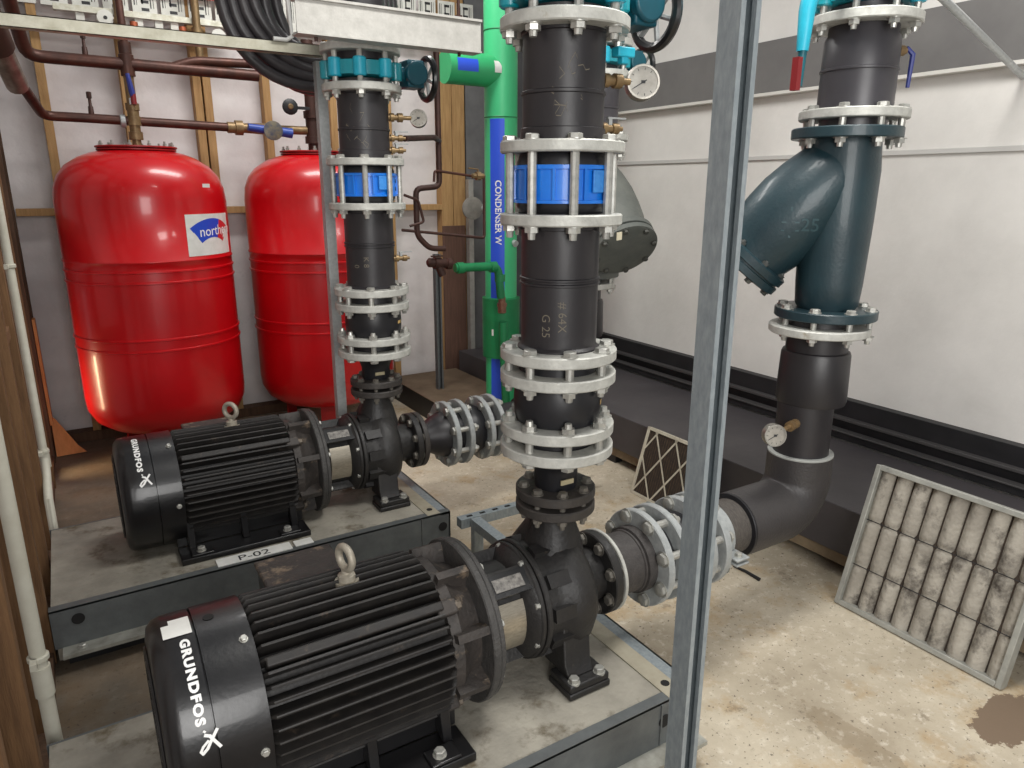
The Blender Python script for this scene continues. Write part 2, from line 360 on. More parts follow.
# ------------------------------------------------------------------ plinths
def plinth(y0, y1, X1, label):
    X0, Z = -.2, .21
    t = thing('pump_plinth', ((X0+X1)/2,(y0+y1)/2,0), label, 'plinth', None)
    b = MB(); b.box2((X0+.006,y0+.006,.03),(X1-.1,y1-.006,Z-.001)); b.build('concrete_infill', top_mat(), t)
    chm = mat('plinth_steel', (104,108,108), .5, .3, (84,87,88), 14, .8, .06, 90, dirt=((122,96,74), 9, .64))
    b = MB(); b.box2((X0,y0,.075),(X1,y0+.006,Z)); b.box2((X0,y0,Z-.006),(X1,y0+.03,Z+.002)); b.build('front_channel', chm, t)
    b = MB(); b.box2((X0+.02,y0-.055,.064),(X1-.005,y0,.076)); b.build('bottom_flange', mat('flange_pale', (190,190,182), .45, .4, (120,118,108), 12, .8, dirt=((150,96,70), 6, .66)), t)
    b = MB(); b.box2((X0,y1-.006,.03),(X1,y1,Z)); b.build('rear_channel', chm, t)
    b = MB(); b.box2((X1-.10,y0+.001,Z-.006),(X1-.045,y1,Z+.003)); b.box2((X1-.1,y0+.01,.03),(X1-.094,y1-.01,Z)); b.build('end_channel', mat('end_pale', (176,170,152), .5, .2, (150,142,124), 14, .8), t)
    b = MB(); b.box2((X1-.042,y0,Z-.01),(X1,y1,Z)); b.box2((X1-.006,y0,.03),(X1,y1,Z)); b.build('end_strut', strutm, t)
    for x, z in ((-.125,.165),(1.17,.15)):
        b = MB(); b.lathe([(0,.019),(.0015,.019)], (x,y0-.0012,z), (0,-1,0), 20); b.build('hole', mat('hole_dark', (12,11,11), .8), t)
    b = MB(); b.lathe([(0,.012),(.0015,.012)], (X1-.07,y0+.05,Z+.003), (0,0,1), 16); b.build('hole', MATS['hole_dark'], t)
    for x in (-.125,.9): screw(t, (x,y0-.027,.076), (0,0,1), .011)
    b = MB(); b.box2((X1-.13,y0-.004,.08),(X1-.125,y0,.205)); b.build('stiffener', chm, t)
    b = MB(); b.box2((X0+.03,y0+.02,0),(X1-.03,y1-.02,.03)); b.build('packing', blackrail, t)
    return t
plinth(1.13, 1.79, 1.285, 'steel framed concrete plinth under the nearer pump, cut by the front post')
plinth(2.435, 3.09, 1.205, 'steel framed concrete plinth under the farther pump, carrying the white number strip')

# ------------------------------------------------------------------ pumps
def cylx(Y, Z, R_):
    return lambda x, a: V((x, Y+R_*math.cos(a), Z+R_*math.sin(a)))      # a measured from +Y towards +Z
def pump(Y, x0, label, near):
    ZA = .42; t = thing('pump', (.6,Y,.21), label, 'pump')
    A = (1,0,0)
    xj = .118 if near else .155; xr = .222 if near else .238
    b = MB(); b.lathe([(x0,.02),(x0+.001,.165),(x0+.006,.19),(x0+.018,.203),(x0+.035,.207),(xj-.001,.207)], (0,Y,ZA), A, 64); cov = b.build('fan_cover', blk, t, smooth=50)
    b = MB(); b.lathe([(xj-.001,.2),(xj+.002,.2),(xj+.003,.208),(xr-.002,.208),(xr,.198),(xr+.001,.16)], (0,Y,ZA), A, 64); b.build('cover_band', blk, t)
    b = MB()
    for r in (.04,.08,.12,.15): b.torus((x0-.001,Y,ZA), A, r, .004, 32, 6)
    b.build('fan_grille', blk, cov)
    for an in (116,180,-64,250):
        a = rad(an); screw(t, (xr-.02, Y+.208*math.cos(a), ZA+.208*math.sin(a)), (0,math.cos(a),math.sin(a)), .0075)
    # name on the cover: runs down around the curve
    f0 = rad(104.5 if near else 94); R_ = .2085
    span = rad(49 if near else 46); xb = .088 if near else .108
    b = MB(); tmp = MB(); w = text_mesh(tmp, 'GRUNDFOS', .025, lambda u, v: V((u,v,0)), .0014); tmp.bm.free()
    k = span*R_/w
    fn = lambda u, v: cylx(Y, ZA, R_)(xb+v*.95, f0+u*k/R_)
    text_mesh(b, 'GRUNDFOS', .025, fn, .0014)
    # dot and looped cross mark
    f1 = f0+span+rad(3)
    fm = lambda u, v: cylx(Y, ZA, R_)(xb+v, f1+u/R_)
    stroke(b, [(0,.011),(.002,.013)], .004, fm)
    stroke(b, [(.041,.004),(.034,.013),(.020,.022),(.004,.034)], .006, fm); stroke(b, [(.008,.012),(.012,.020),(.022,.026),(.038,.036)], .006, fm)
    stroke(b, [(.041,.004),(.036,.001),(.028,.006),(.02,.016)], .005, fm)
    b.build('lettering', ink, cov)
    if near:
        b = MB(); fs = lambda u, v: cylx(Y, ZA, .2088)(u, v); patch(b, fs, x0+.03, xj-.004, rad(89), rad(101), 4, 6); patch(b, fs, x0+.045, xj-.004, rad(84), rad(89), 4, 2); b.build('sticker', paper, cov)
        b = MB(); b.lathe([(0,.011),(.0015,.011)], cylx(Y,ZA,.208)(.15,rad(92)), (0,-.03,1), 18); b.build('hole', MATS['hole_dark'], t)
    # finned stator
    n = 44; x1 = .64; b = MB()
    def section(x, rf, rb=.160):
        pts = []
        for i in range(n):
            a = 2*PI*i/n; w_ = 2*PI/n
            deep = rf
            for f, r in ((-.5,rb),(-.24,rb+.002),(-.10,deep-.001),(0,deep),(.10,deep-.001),(.24,rb+.002)):
                an = a+f*w_; pts.append(b.bm.verts.new((x, Y+r*math.cos(an), ZA+r*math.sin(an))))
        return pts
    S = [section(xr-.002,.192), section(xr+.01,.205), section(x1-.012,.205), section(x1,.186)]
    for P, Q in zip(S, S[1:]):
        m_ = len(P)
        for i in range(m_): b.face((P[i], P[(i+1)%m_], Q[(i+1)%m_], Q[i]))
    b.face(S[0][::-1]); b.face(S[-1])
    body = b.build('motor_body', finm, t)
    for a in (rad(133), rad(47)):
        b = MB(); c = cylx(Y,ZA,.19)((xr+x1)/2,a); b.box(c, (x1-xr-.02,.022,.034), Matrix.Rotation(a-PI/2, 3, 'X')); b.build('casting_rib', finm, body, bevel=.004)
    # eye bolt
    xe = .452; b = MB(); b.lathe([(-.03,.03),(-.008,.028),(-.01,.02),(.006,.02),(.01,.012),(.018,.011)], (xe,Y,ZA+.208), (0,0,1), 16)
    b.torus((xe,Y,ZA+.256), ((.75,.65,0) if not near else (1,.25,0)), .027, .009, 24, 10); b.build('eye_bolt', mat('eye_zinc', (178,172,158), .5, .35, (140,132,118), 30, .8), t)
    # terminal box on the far shoulder
    b = MB(); b.box2((.31,Y+.1,.44),(.50,Y+.30,.545)); tb = b.build('terminal_box', blk, t, bevel=.012)
    b = MB(); b.box2((.305,Y+.095,.545),(.505,Y+.31,.56)); b.build('lid', dustm, tb, bevel=.006)
    # drive end shield with lugs and the big flange
    b = MB(); b.lathe([(x1-.002,.15),(x1,.178),(x1+.025,.182),(x1+.04,.168),(x1+.06,.155),(x1+.088,.15)], (0,Y,ZA), A, 48)
    for i in range(8):
        a = rad(22.5+45*i); c = cylx(Y,ZA,.176)(x1+.046,a); b.box(c, (.082,.02,.052), Matrix.Rotation(a-PI/2, 3, 'X'))
    sh = b.build('end_shield', dustm, t)
    for i in range(4):
        a = rad(45+90*i); c = cylx(Y,ZA,.184)(x1-.0,a); b = MB(); b.box(c, (.05,.036,.036), Matrix.Rotation(a-PI/2, 3, 'X')); b.build('lug', dustm, sh, bevel=.005); screw(sh, cylx(Y,ZA,.188)(x1+.025,a), (1,0,0), .012, mat('old_bolt', (120,112,100), .5, .4, (90,80,70), 30, .8))
    b = MB(); b.ring((0,Y,ZA), A, .727, .747, .211, .12, 72); b.ring((0,Y,ZA), A, .747, .762, .207, .1, 72); b.build('motor_flange', mat('flange_dusty', (70,68,66), .6, 0, (50,49,48), 30, .9, .4, 90), t)
    for i in range(8):
        a = rad(22.5+45*i); screw(t, cylx(Y,ZA,.186)(.727,a), (-1,0,0), .011, MATS['old_bolt']); screw(t, cylx(Y,ZA,.186)(.762,a), (1,0,0), .010)
    # lantern
    b = MB(); b.lathe([(.755,.17),(.775,.15),(.79,.118),(.87,.118),(.885,.145),(.90,.155)], (0,Y,ZA), A, 48)
    for a in (rad(60), rad(118), rad(240), rad(300)): b.box(cylx(Y,ZA,.132)(.83,a), (.15,.03,.03), Matrix.Rotation(a-PI/2, 3, 'X'))
    lan = b.build('lantern', castm, t)
    b = MB(); b.box(cylx(Y,ZA,.146)(.835,rad(128)), (.12,.062,.006), Matrix.Rotation(rad(128)-PI/2, 3, 'X')); npx = b.build('rating_plate', blk, lan)
    b = MB(); b.box(cylx(Y,ZA,.1505)(.835,rad(128)), (.085,.034,.0015), Matrix.Rotation(rad(128)-PI/2, 3, 'X')); b.build('plate_face', mat('plate_face', (150,146,140), .5, 0, (60,58,56), 90, .8), lan)
    b = MB(); fs = lambda u, v: cylx(Y, ZA, .1225)(u, v); patch(b, fs, .79, .872, rad(146), rad(212), 2, 14); fs2 = lambda u, v: cylx(Y, ZA, .1205)(u, v); patch(b, fs2, .79, .872, rad(146), rad(212), 2, 14); b.build('coupling_guard', steel, t)
    b = MB(); b.ring((0,Y,ZA), A, .898, .912, .158, .1, 64); b.ring((0,Y,ZA), A, .914, .93, .162, .1, 64); b.build('casing_flange', castm, t)
    for i in range(8):
        a = rad(22.5+45*i); screw(t, cylx(Y,ZA,.146)(.898,a), (-1,0,0), .009)
    # volute
    b = MB(); b.lathe([(.925,.14),(.928,.148),(.96,.146),(.985,.15),(.998,.162),(1.025,.17),(1.06,.166),(1.085,.145),(1.098,.11),(1.108,.08),(1.182,.076)], (0,Y,ZA), A, 64)
    for an in (20,62,105,140,172,205,240,290,330):
        a = rad(an); b.box(cylx(Y,ZA,.148)(.975,a), (.075,.036,.03), Matrix.Rotation(a-PI/2, 3, 'X'))
    b.tube([(1.025,Y+.09,ZA+.02),(1.027,Y+.085,ZA+.09),(1.032,Y+.04,ZA+.15),(1.038,Y,ZA+.2),(1.04,Y,.665)], [.07,.068,.064,.058,.056], 24)
    b.lathe([(.10,.09),(.17,.072),(.21,.057),(.245,.057)], (1.035,Y,ZA), (0,0,1), 28)
    b.build('volute', castm, t)
    b = MB(); b.ring((1.04,Y,0), (0,0,1), .662, .688, .107, .04, 48); b.build('discharge_flange', dflange, t)
    b = MB(); b.ring((0,Y,ZA), A, 1.170, 1.198, .121, .05, 56); b.build('suction_flange', castm, t)
    # feet
    for s in (-1,1):
        b = MB(); b.box2((.955,Y+s*.105,.21),(1.088,Y+s*.205,.2285)); b.box2((.958,Y+s*.108,.2285),(1.085,Y+s*.202,.25))
        b.prism([(.06,.25),(.175,.25),(.155,.28),(.14,.42),(.06,.42)], (.972,Y,0), (0,s,0), (0,0,1), (.085,0,0)); b.build('pump_foot', castm, t, bevel=.004)
    for s in (-1,1):
        for x in (.98,1.063): screw(t, (x,Y+s*.186,.25), (0,0,1), .014)
    for s in (-1,1):
        b = MB(); b.box2((.2,Y+s*.14,.21),(.655,Y+s*.248,.232))
        for x in (.235,.42,.60):
            b.prism([(.10,.26),(.185,.232),(.165,.34),(.12,.36)], (x,Y,0), (0,s,0), (0,0,1), (.025,0,0))
        b.box2((.2,Y+s*.125,.232),(.655,Y+s*.14,.29)); b.box2((.235,Y+s*.19,.232),(.31,Y+s*.243,.240)); b.box2((.545,Y+s*.19,.232),(.62,Y+s*.243,.240)); b.build('motor_foot', blk, t, bevel=.003)
        for x in (.27,.575): screw(t, (x,Y+s*.217,.240), (0,0,1), .014)
    return t
pump(1.46, .03, 'nearer black electric pump with finned motor and a white sticker on its fan cover', True)
pump(2.77, .045, 'farther black electric pump behind the number strip, in front of the red tanks', False)

# number strip and small blank strip on the farther plinth
t = thing('number_strip', (.44,2.47,.212), 'white strip reading P-02 along the front edge of the farther plinth', 'sign')
M_ = Matrix.Rotation(rad(0), 3, 'Z')
b = MB(); b.box2((.305,2.447,.212),(.565,2.505,.2145)); b.build('strip', paper, t)
b = MB(); text_mesh(b, 'P-02', .062, lambda u, v: V((.375+u, 2.455+v*.85, .2152)), .0002); b.build('lettering', dink, t)
b = MB(); b.box2((.578,2.455,.212),(.645,2.50,.2145)); tag(b.build('blank_strip', paper, loc=(.61,2.478,.212)), 'small blank white strip just right of the P-02 strip', 'label')

# ------------------------------------------------------------------ column parts
Z_ = (0,0,1)
XC = 1.04
def wrapz(cx, cy, R_): return lambda u, v: V((cx+R_*math.cos(u), cy+R_*math.sin(u), v))
def gauge(parent_loc, face_dir, root, label, r=.036, stem=True, pipe_dir=(1,0,0), brass_len=.07, name='pressure_gauge'):
    """root: point on the pipe; gauge body at root+pipe_dir*..."""
    root = V(root); pd = V(pipe_dir).normalized(); c = root+pd*(brass_len+r*.9); fd = V(face_dir).normalized()
    t = thing(name, tuple(root), label, 'gauge')
    b = MB(); b.lathe([(-.012,.011),(0,.011),(.001,.016),(.016,.016),(.017,.011),(.03,.011),(.031,.017),(.05,.017),(.051,.008),(brass_len,.008)], root, pd, 12); b.build('brass_fitting', brass, t)
    b = MB(); b.lathe([(-.016,r*.9),(-.014,r),(.012,r),(.014,r*.97),(.014,r*.86),(.010,r*.86)], c, fd, 28); b.build('case', mat('gauge_case', (168,164,156), .3, .7, (120,116,108), 20, .7), t)
    b = MB(); b.lathe([(.009,r*.87),(.0115,r*.87)], c, fd, 28); d = b.build('dial', glass, t)
    a, u, w = frame(fd); b = MB(); fn = lambda x, y: c+fd*.0122+u*x+w*y
    stroke(b, [(-r*.2,-r*.1),(r*.55,r*.35)], .0022, fn); stroke(b, [(-.003,0),(.003,0)], .007, fn)
    for i in range(9):
        an = rad(-220+i*32.5+90); stroke(b, [(math.cos(an)*r*.66, math.sin(an)*r*.66), (math.cos(an)*r*.78, math.sin(an)*r*.78)], .0014, fn)
    b.build('pointer', dink, d)
    return t
def cock(root, pd, label, m=None):
    root = V(root); pd = V(pd).normalized(); t = thing('drain_cock', tuple(root), label, 'valve')
    b = MB(); b.lathe([(-.01,.009),(.0,.009),(.001,.014),(.014,.014),(.015,.009),(.03,.009),(.031,.013),(.048,.013),(.049,.006),(.06,.006)], root, pd, 10); b.build('body', brass, t)
    b = MB(); q = root+pd*.024; b.box2(q+V((-.005,-.005,.008)), q+V((.005,.005,.022))); b.box(q+V((.02,0,.024)), (.055,.01,.004)); b.build('handle', m or galv, t)
    return t
def riser_valve(x, y, z, R_, where, lever=False, rp=.0955):
    t = thing('butterfly_valve', (x,y,z), 'teal butterfly valve '+where, 'valve')
    b = MB(); b.lathe([(0,rp+.012),(.004,R_*.86),(.052,R_*.86),(.056,rp+.012)], (x,y,z), Z_, 48); b.build('body', teal, t)
    for i in range(8):
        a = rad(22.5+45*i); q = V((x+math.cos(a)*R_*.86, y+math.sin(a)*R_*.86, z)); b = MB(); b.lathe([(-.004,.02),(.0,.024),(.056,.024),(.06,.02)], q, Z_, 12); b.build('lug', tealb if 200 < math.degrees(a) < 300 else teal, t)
    if lever:
        q = V((1.84,1.40,2.075)); b = MB(); b.tube([V((x-.1,y-.03,z+.03)), q], .02, 12); b.build('neck', teal, t)
        b = MB(); b.tube([q, V((1.815,1.40,2.04)), V((1.80,1.40,1.96)), V((1.797,1.40,1.86))], [.022,.024,.022,.016], 12); hd = b.build('lever', tealb, t)
        b = MB(); b.tube([V((1.799,1.40,1.87)), V((1.795,1.40,1.77))], [.012,.010], 10); b.build('lever_tip', mat('teal_deep', (12,92,104), .45), hd)
        b = MB(); b.box((1.775,1.395,1.80), (.018,.02,.085)); b.build('grip', redp, hd)
    else:
        b = MB(); b.tube([V((x+.1,y,z+.03)), V((x+.19,y,z+.03))], .028, 16); b.box((x+.205,y,z+.03), (.07,.09,.1)); b.lathe([(0,.045),(.03,.045)], (x+.205,y-.06,z+.03), (0,1,0), 20); b.build('gearbox', mat('teal_dark', (14,84,98), .4, 0, (10,66,80), 10, .7), t, bevel=.006)
        b = MB(); b.tube([V((x+.24,y,z+.03)), V((x+.275,y,z+.03))], .012, 10); hw = b.build('spindle', galv, t)
        b = MB(); b.torus((x+.272,y,z+.02), (1,0,0), .075, .013, 36, 8); b.build('handwheel', blk, hw)
        b = MB()
        for k in range(3):
            a = rad(20+60*k); b.tube([V((x+.272,y+math.cos(a)*.072,z+.02+math.sin(a)*.072)), V((x+.272,y-math.cos(a)*.072,z+.02-math.sin(a)*.072))], .007, 6)
        b.build('spokes', galv, hw)
    return t
def column(Y, w, near):
    R_ = .148; rp = .0955
    # reducer on the pump outlet
    t = thing('flanged_reducer', (XC,Y,.70), 'short black flanged reducer on top of the %s pump outlet' % w, 'pipe fitting')
    b = MB(); b.ring((XC,Y,0), Z_, .702, .728, .107, .04, 48); b.build('lower_flange', dflange, t)
    b = MB(); b.lathe([(.69,.05),(.728,.056),(.74,.058),(.775,.058),(.80,.066),(.826,.09),(.858,.1)], (XC,Y,0), Z_, 40); b.build('cone', rubber, t)
    b = MB(); b.ring((XC,Y,0), Z_, .829, .857, R_, .092, 64); b.build('upper_flange', ringm, t)
    bolts(t, (XC,Y,0), Z_, .0865, 8, .662, .728, .013, m=mat('dull_bolt', (132,128,120), .45, .5, (92,88,82), 40, .8))
    b = MB(); b.box((XC-.006,Y-.0605,.757), (.04,.004,.013)); b.build('tag_plate', mat('tan_plate', (170,160,130), .5, .2), t)
    # rubber bellows
    t = thing('expansion_joint', (XC,Y,.888), 'black rubber expansion joint with pale zinc flanges above the %s pump' % w, 'pipe fitting')
    b = MB(); b.lathe([(.859,.098),(.884,.098),(.914,.1),(.918,.107),(.935,.112),(.968,.1135),(1.002,.112),(1.018,.107),(1.022,.1),(1.05,.1),(1.076,.098)], (XC,Y,0), Z_, 56); rb = b.build('bellows', rubber, t)
    b = MB(); f = wrapz(XC,Y,.1142); patch(b, lambda u, v: f(u, v), rad(-52), rad(-38), .963, .975, 4, 1); b.build('tag', mat('gold_tag', (206,172,110), .5), rb)
    b = MB(); b.ring((XC,Y,0), Z_, .886, .914, R_, .098, 64); b.build('lower_flange', ringm, t)
    b = MB(); b.ring((XC,Y,0), Z_, 1.022, 1.050, R_, .098, 64); b.build('upper_flange', ringm, t)
    bolts(t, (XC,Y,0), (0,0,-1), .127, 8, -.914, -.829, .0175)
    # lower spool
    t = thing('pipe_spool', (XC,Y,1.08), 'longer black pipe spool between expansion joint and blue valve over the %s pump' % w, 'pipe')
    b = MB(); b.lathe([(1.0765,.1),(1.08,.104),(1.112,.104),(1.118,rp),(1.268,rp),(1.270,.1),(1.274,.1),(1.276,.0965),(1.280,.0965),(1.282,.1),(1.286,.1),(1.288,rp),(1.40,rp),(1.402,.104),(1.4395,.104)], (XC,Y,0), Z_, 56); sp = b.build('pipe', pipe, t, smooth=30)
    b = MB(); b.ring((XC,Y,0), Z_, 1.080, 1.108, R_, .1, 64); b.build('lower_flange', ringm, t)
    b = MB(); b.ring((XC,Y,0), Z_, 1.412, 1.438, R_, .1, 64); b.build('upper_flange', ringm, t)
    bolts(t, (XC,Y,0), Z_, .127, 8, 1.022, 1.108, .0175)
    # chalk writing, runs down the pipe
    b = MB(); f = wrapz(XC,Y,rp+.0008)
    f1 = lambda u, v: f(rad(-126)+v/rp, 1.235-u)
    text_mesh(b, '# 64X' if near else 'K 8', .029, f1, -.0002)
    f2 = lambda u, v: f(rad(-150)+v/rp, 1.205-u)
    text_mesh(b, 'G 25' if near else '0', .029, f2, -.0002)
    b.build('chalk_marks', chalk, sp)
    # check valve
    t = thing('check_valve', (XC,Y,1.44), 'bright blue check valve held by long tie rods over the %s pump' % w, 'valve')
    b = MB(); b.lathe([(1.440,.1),(1.455,.108),(1.555,.108),(1.575,.1)], (XC,Y,0), Z_, 48); b.build('body_ring', rubber, t)
    b = MB(); b.lathe([(1.462,.108),(1.463,.118),(1.470,.118),(1.471,.111),(1.538,.111),(1.539,.118),(1.548,.118),(1.549,.108)], (XC,Y,0), Z_, 48)
    for an in range(-170,181,36):
        a = rad(an); c = V((XC+.113*math.cos(a), Y+.113*math.sin(a), 1.505)); b.box(c, (.012,.006,.07), Matrix.Rotation(a, 3, 'Z'))
    b.build('blue_body', blue, t)
    b = MB(); a = rad(-75); c = V((XC+.116*math.cos(a), Y+.116*math.sin(a), 1.512)); b.box(c, (.006,.055,.05), Matrix.Rotation(a, 3, 'Z')); b.build('rating_plate', mat('blue_pale', (70,150,225), .45, 0, (40,120,205), 60, .7), t, bevel=.002)
    for z in (1.49,1.52):
        a = rad(-28); b = MB(); q = V((XC+.1115*math.cos(a), Y+.1115*math.sin(a), z)); b.lathe([(0,.008),(.0015,.008)], q, (math.cos(a),math.sin(a),0), 12); b.build('hole', MATS['hole_dark'], t)
    bolts(t, (XC,Y,0), Z_, .126, 8, 1.412, 1.602, .017, name='tie_rod', thread=.016)
    if near:
        a = rad(-58); b = MB(); c = V((XC+.15*math.cos(a), Y+.15*math.sin(a), 1.388)); b.box(c, (.035,.002,.018), Matrix.Rotation(a+PI/2, 3, 'Z')); b.build('cable_tag', mat('cream_tag', (204,196,170), .6), t)
    # upper spool
    t = thing('pipe_spool', (XC,Y,1.576), 'shorter black pipe spool between blue valve and teal valve over the %s pump' % w, 'pipe')
    b = MB(); b.lathe([(1.576,.1),(1.63,.1),(1.632,rp),(1.702,rp),(1.704,.099),(1.710,.099),(1.712,rp),(1.83,rp),(1.832,.1),(1.882,.1)], (XC,Y,0), Z_, 56); sp = b.build('pipe', pipe, t, smooth=30)
    b = MB(); b.ring((XC,Y,0), Z_, 1.576, 1.602, R_, .1, 64); b.build('lower_flange', ringm, t)
    b = MB(); b.ring((XC,Y,0), Z_, 1.838, 1.866, R_, .1, 64); b.build('upper_flange', ringm, t)
    b = MB(); f = wrapz(XC,Y,rp+.0008); rnd = random.Random(3 if near else 5)
    for k in range(9):
        u0 = rad(-150+rnd.random()*50); v0 = 1.65+rnd.random()*.11; pts = [(u0, v0)]
        for _ in range(3): pts.append((pts[-1][0]+rnd.uniform(-.16,.16), pts[-1][1]+rnd.uniform(-.018,.018)))
        stroke(b, [(p[0], p[1]) for p in pts], .0022, f) if False else [b.face([b.bm.verts.new(f(*q)) for q in ((p[0],p[1]-.001),(s_[0],s_[1]-.001),(s_[0],s_[1]+.001),(p[0],p[1]+.001))]) for p, s_ in zip(pts, pts[1:])]
    b.build('chalk_marks', chalk, sp)
    riser_valve(XC, Y, 1.888, R_, 'at the top of the pipe above the %s pump' % w)
    t = thing('pipe_spool', (XC,Y,1.95), 'topmost black pipe with zinc flange above the teal valve of the %s pump' % w, 'pipe')
    b = MB(); b.lathe([(1.948,.1),(2.04,.1),(2.042,rp),(2.6,rp)], (XC,Y,0), Z_, 40); b.build('pipe', pipe, t)
    b = MB(); b.ring((XC,Y,0), Z_, 1.972, 2.0, R_, .1, 64); b.build('flange', ringm, t)
    bolts(t, (XC,Y,0), Z_, .1275, 8, 1.838, 2.0, .017)
column(1.46, 'nearer', True)
column(2.77, 'farther', False)
gauge(None, (-.45,-.85,.1), (XC+.09,1.43,1.742), 'round pressure gauge on brass fitting near the top of the nearer column', .041, pipe_dir=(1,-.12,.0), brass_len=.075)
gauge(None, (-.45,-.85,.1), (XC+.09,2.73,1.755), 'round pressure gauge on brass fitting near the top of the farther column', .034, pipe_dir=(1,-.12,0), brass_len=.085)
b = MB(); b.box((1.165,1.40,1.80), (.05,.028,.022)); b.box((1.165,1.40,1.785), (.02,.02,.02)); tag(b.build('handle_grip', tealb, loc=(1.165,1.4,1.79), bevel=.003), 'small cyan valve grip above the gauge of the nearer column', 'handle')
cock((XC+.09,1.43,1.635), (1,-.1,0), 'small brass cock with pale lever below the nearer column gauge')
cock((XC+.09,2.73,1.68), (1,-.1,0), 'upper brass cock below the farther column gauge, joined to dark copper')
cock((XC+.09,2.73,1.635), (1,-.1,0), 'lowest brass cock beside the farther column, above its blue valve')
cock((XC+.09,2.73,1.22), (1,-.1,0), 'single brass cock halfway down the farther column')

# ------------------------------------------------------------------ suction trains
A = (1,0,0); ZA = .42
def suction(Y, w, near):
    rp = .0905; R_ = .148
    t = thing('suction_spool', (1.3,Y,ZA), ('straight dark pipe' if near else 'black cone reducer')+' with flanges on the inlet of the %s pump' % w, 'pipe')
    b = MB(); b.ring((0,Y,ZA), A, 1.203, 1.214 if near else 1.226, .121, .05, 56); b.build('pump_side_flange', mat('white_rim', (190,190,184), .5, .2, (160,160,152), 30, .8) if near else dflange, t)
    b = MB()
    if near: b.lathe([(1.203,rp),(1.3,rp),(1.302,rp+.004),(1.308,rp+.004),(1.310,rp),(1.31,rp),(1.312,.1),(1.37,.1)], (0,Y,ZA), A, 48)
    else: b.lathe([(1.2,.06),(1.25,.062),(1.29,.085),(1.335,.103),(1.37,.103)], (0,Y,ZA), A, 48)
    b.build('pipe', mat('spool_dark', (70,66,64), .6, 0, (50,47,46), 50, .9, .3, 140) if near else pipe, t)
    b = MB(); b.ring((0,Y,ZA), A, 1.342, 1.366, R_, .095, 64); b.build('large_flange', galvd, t)
    bolts(t, (0,Y,ZA), (-1,0,0), .1, 8, -1.200, -1.17, .0155, m=MATS['dull_bolt'], thread=0)
    t = thing('expansion_joint', (1.49,Y,ZA), 'black rubber expansion joint lying between zinc flanges on the %s pump inlet' % w, 'pipe fitting')
    b = MB(); b.lathe([(1.371,.1),(1.41,.1),(1.436,.104),(1.465,.116),(1.488,.116),(1.515,.104),(1.55,.1)], (0,Y,ZA), A, 48); b.build('bellows', rubber, t)
    b = MB(); b.ring((0,Y,ZA), A, 1.41, 1.434, R_, .1, 64); b.build('flange', galvd, t)
    b = MB(); b.ring((0,Y,ZA), A, 1.516, 1.54, R_, .1, 64); b.build('flange', galvd, t)
    bolts(t, (0,Y,ZA), (-1,0,0), .127, 8, -1.434, -1.342, .019)
    t = thing('inlet_pipe', (1.7,Y,ZA), ('taped brown-black pipe with zinc flange' if near else 'short black pipe with zinc flange')+' feeding the inlet of the %s pump' % w, 'pipe')
    b = MB(); b.lathe([(1.551,.1),(1.615,.1),(1.617,rp),(1.757,rp)], (0,Y,ZA), A, 48); b.build('pipe', rough_pipe if near else pipe, t)
    b = MB(); b.ring((0,Y,ZA), A, 1.576, 1.6, R_, .098, 64); b.build('flange', galvd, t)
    bolts(t, (0,Y,ZA), (-1,0,0), .127, 8, -1.60, -1.516, .019)
    if near:
        t = thing('pipe_clamp', (1.65,Y,ZA), 'galvanised two-eared pipe clamp around the taped pipe beside the post', 'clamp')
        b = MB(); b.ring((0,Y,ZA), A, 1.63, 1.67, .099, .0908, 48); b.build('band', galvd, t)
        for s, n_ in ((-1,'ear'),(1,'ear')):
            dz = s*.035; b = MB(); b.box2((1.622,Y+s*.085,ZA+dz-.012),(1.678,Y+s*.15,ZA+dz-.004)); b.box2((1.622,Y+s*.085,ZA+dz+.004),(1.678,Y+s*.15,ZA+dz+.012)); e = b.build(n_, galvd, t, bevel=.003); screw(e, (1.65,Y+s*.128,ZA+dz+.012), (0,0,1), .011)
    # elbow
    XR_ = 2.078; Rb = .115; ro = .108
    t = thing('pipe_elbow', (XR_,Y,ZA), 'wide black pipe elbow at the foot of the %s riser' % ('right-hand' if near else 'hidden rear'), 'pipe fitting')
    b = MB(); pts = [V((1.76,Y,ZA)), V((XR_-Rb-.02,Y,ZA))]
    for i in range(0,13):
        a = rad(90*i/12); pts.append(V((XR_-Rb+Rb*math.sin(a), Y, ZA+Rb-Rb*math.cos(a))))
    pts.append(V((XR_,Y,.615))); b.tube(pts, ro, 48); el = b.build('bend', mat('elbow_black', (44,42,43), .45, 0, (58,55,55), 5, .8, .2, 110), t, smooth=60)
    b = MB(); b.ring((XR_,Y,0), Z_, .614, .622, ro, rp+.001, 48); b.build('rim', mat('pale_rim', (150,152,148), .5), el)
    b = MB(); b.ring((0,Y,ZA), A, 1.752, 1.76, ro, rp, 48); b.build('rim', rubber, el)
    # vertical pipe and reducing socket
    t = thing('riser_pipe', (XR_,Y,.65), 'black riser pipe stepping up to a wider socket above the %s elbow' % ('right-hand' if near else 'hidden rear'), 'pipe')
    b = MB(); b.lathe([(.6155,rp),(.798,rp)], (XR_,Y,0), Z_, 48); b.build('pipe', pipe, t)
    XR_ = 2.10
    b = MB(); b.lathe([(.796,.09),(.798,.110),(.81,.114),(.965,.110),(.975,.106),(.978,.098),(1.084,.098)], (XR_,Y,0), Z_, 48); b.build('socket', mat('socket_black', (42,40,42), .38, 0, (34,32,34), 6, .7, .04, 60), t)
    b = MB(); b.ring((XR_,Y,0), Z_, 1.036, 1.062, .158, .1, 64); b.build('flange', ringm, t)
    # strainer
    XR_ = 2.124
    g = wye if near else wyeg
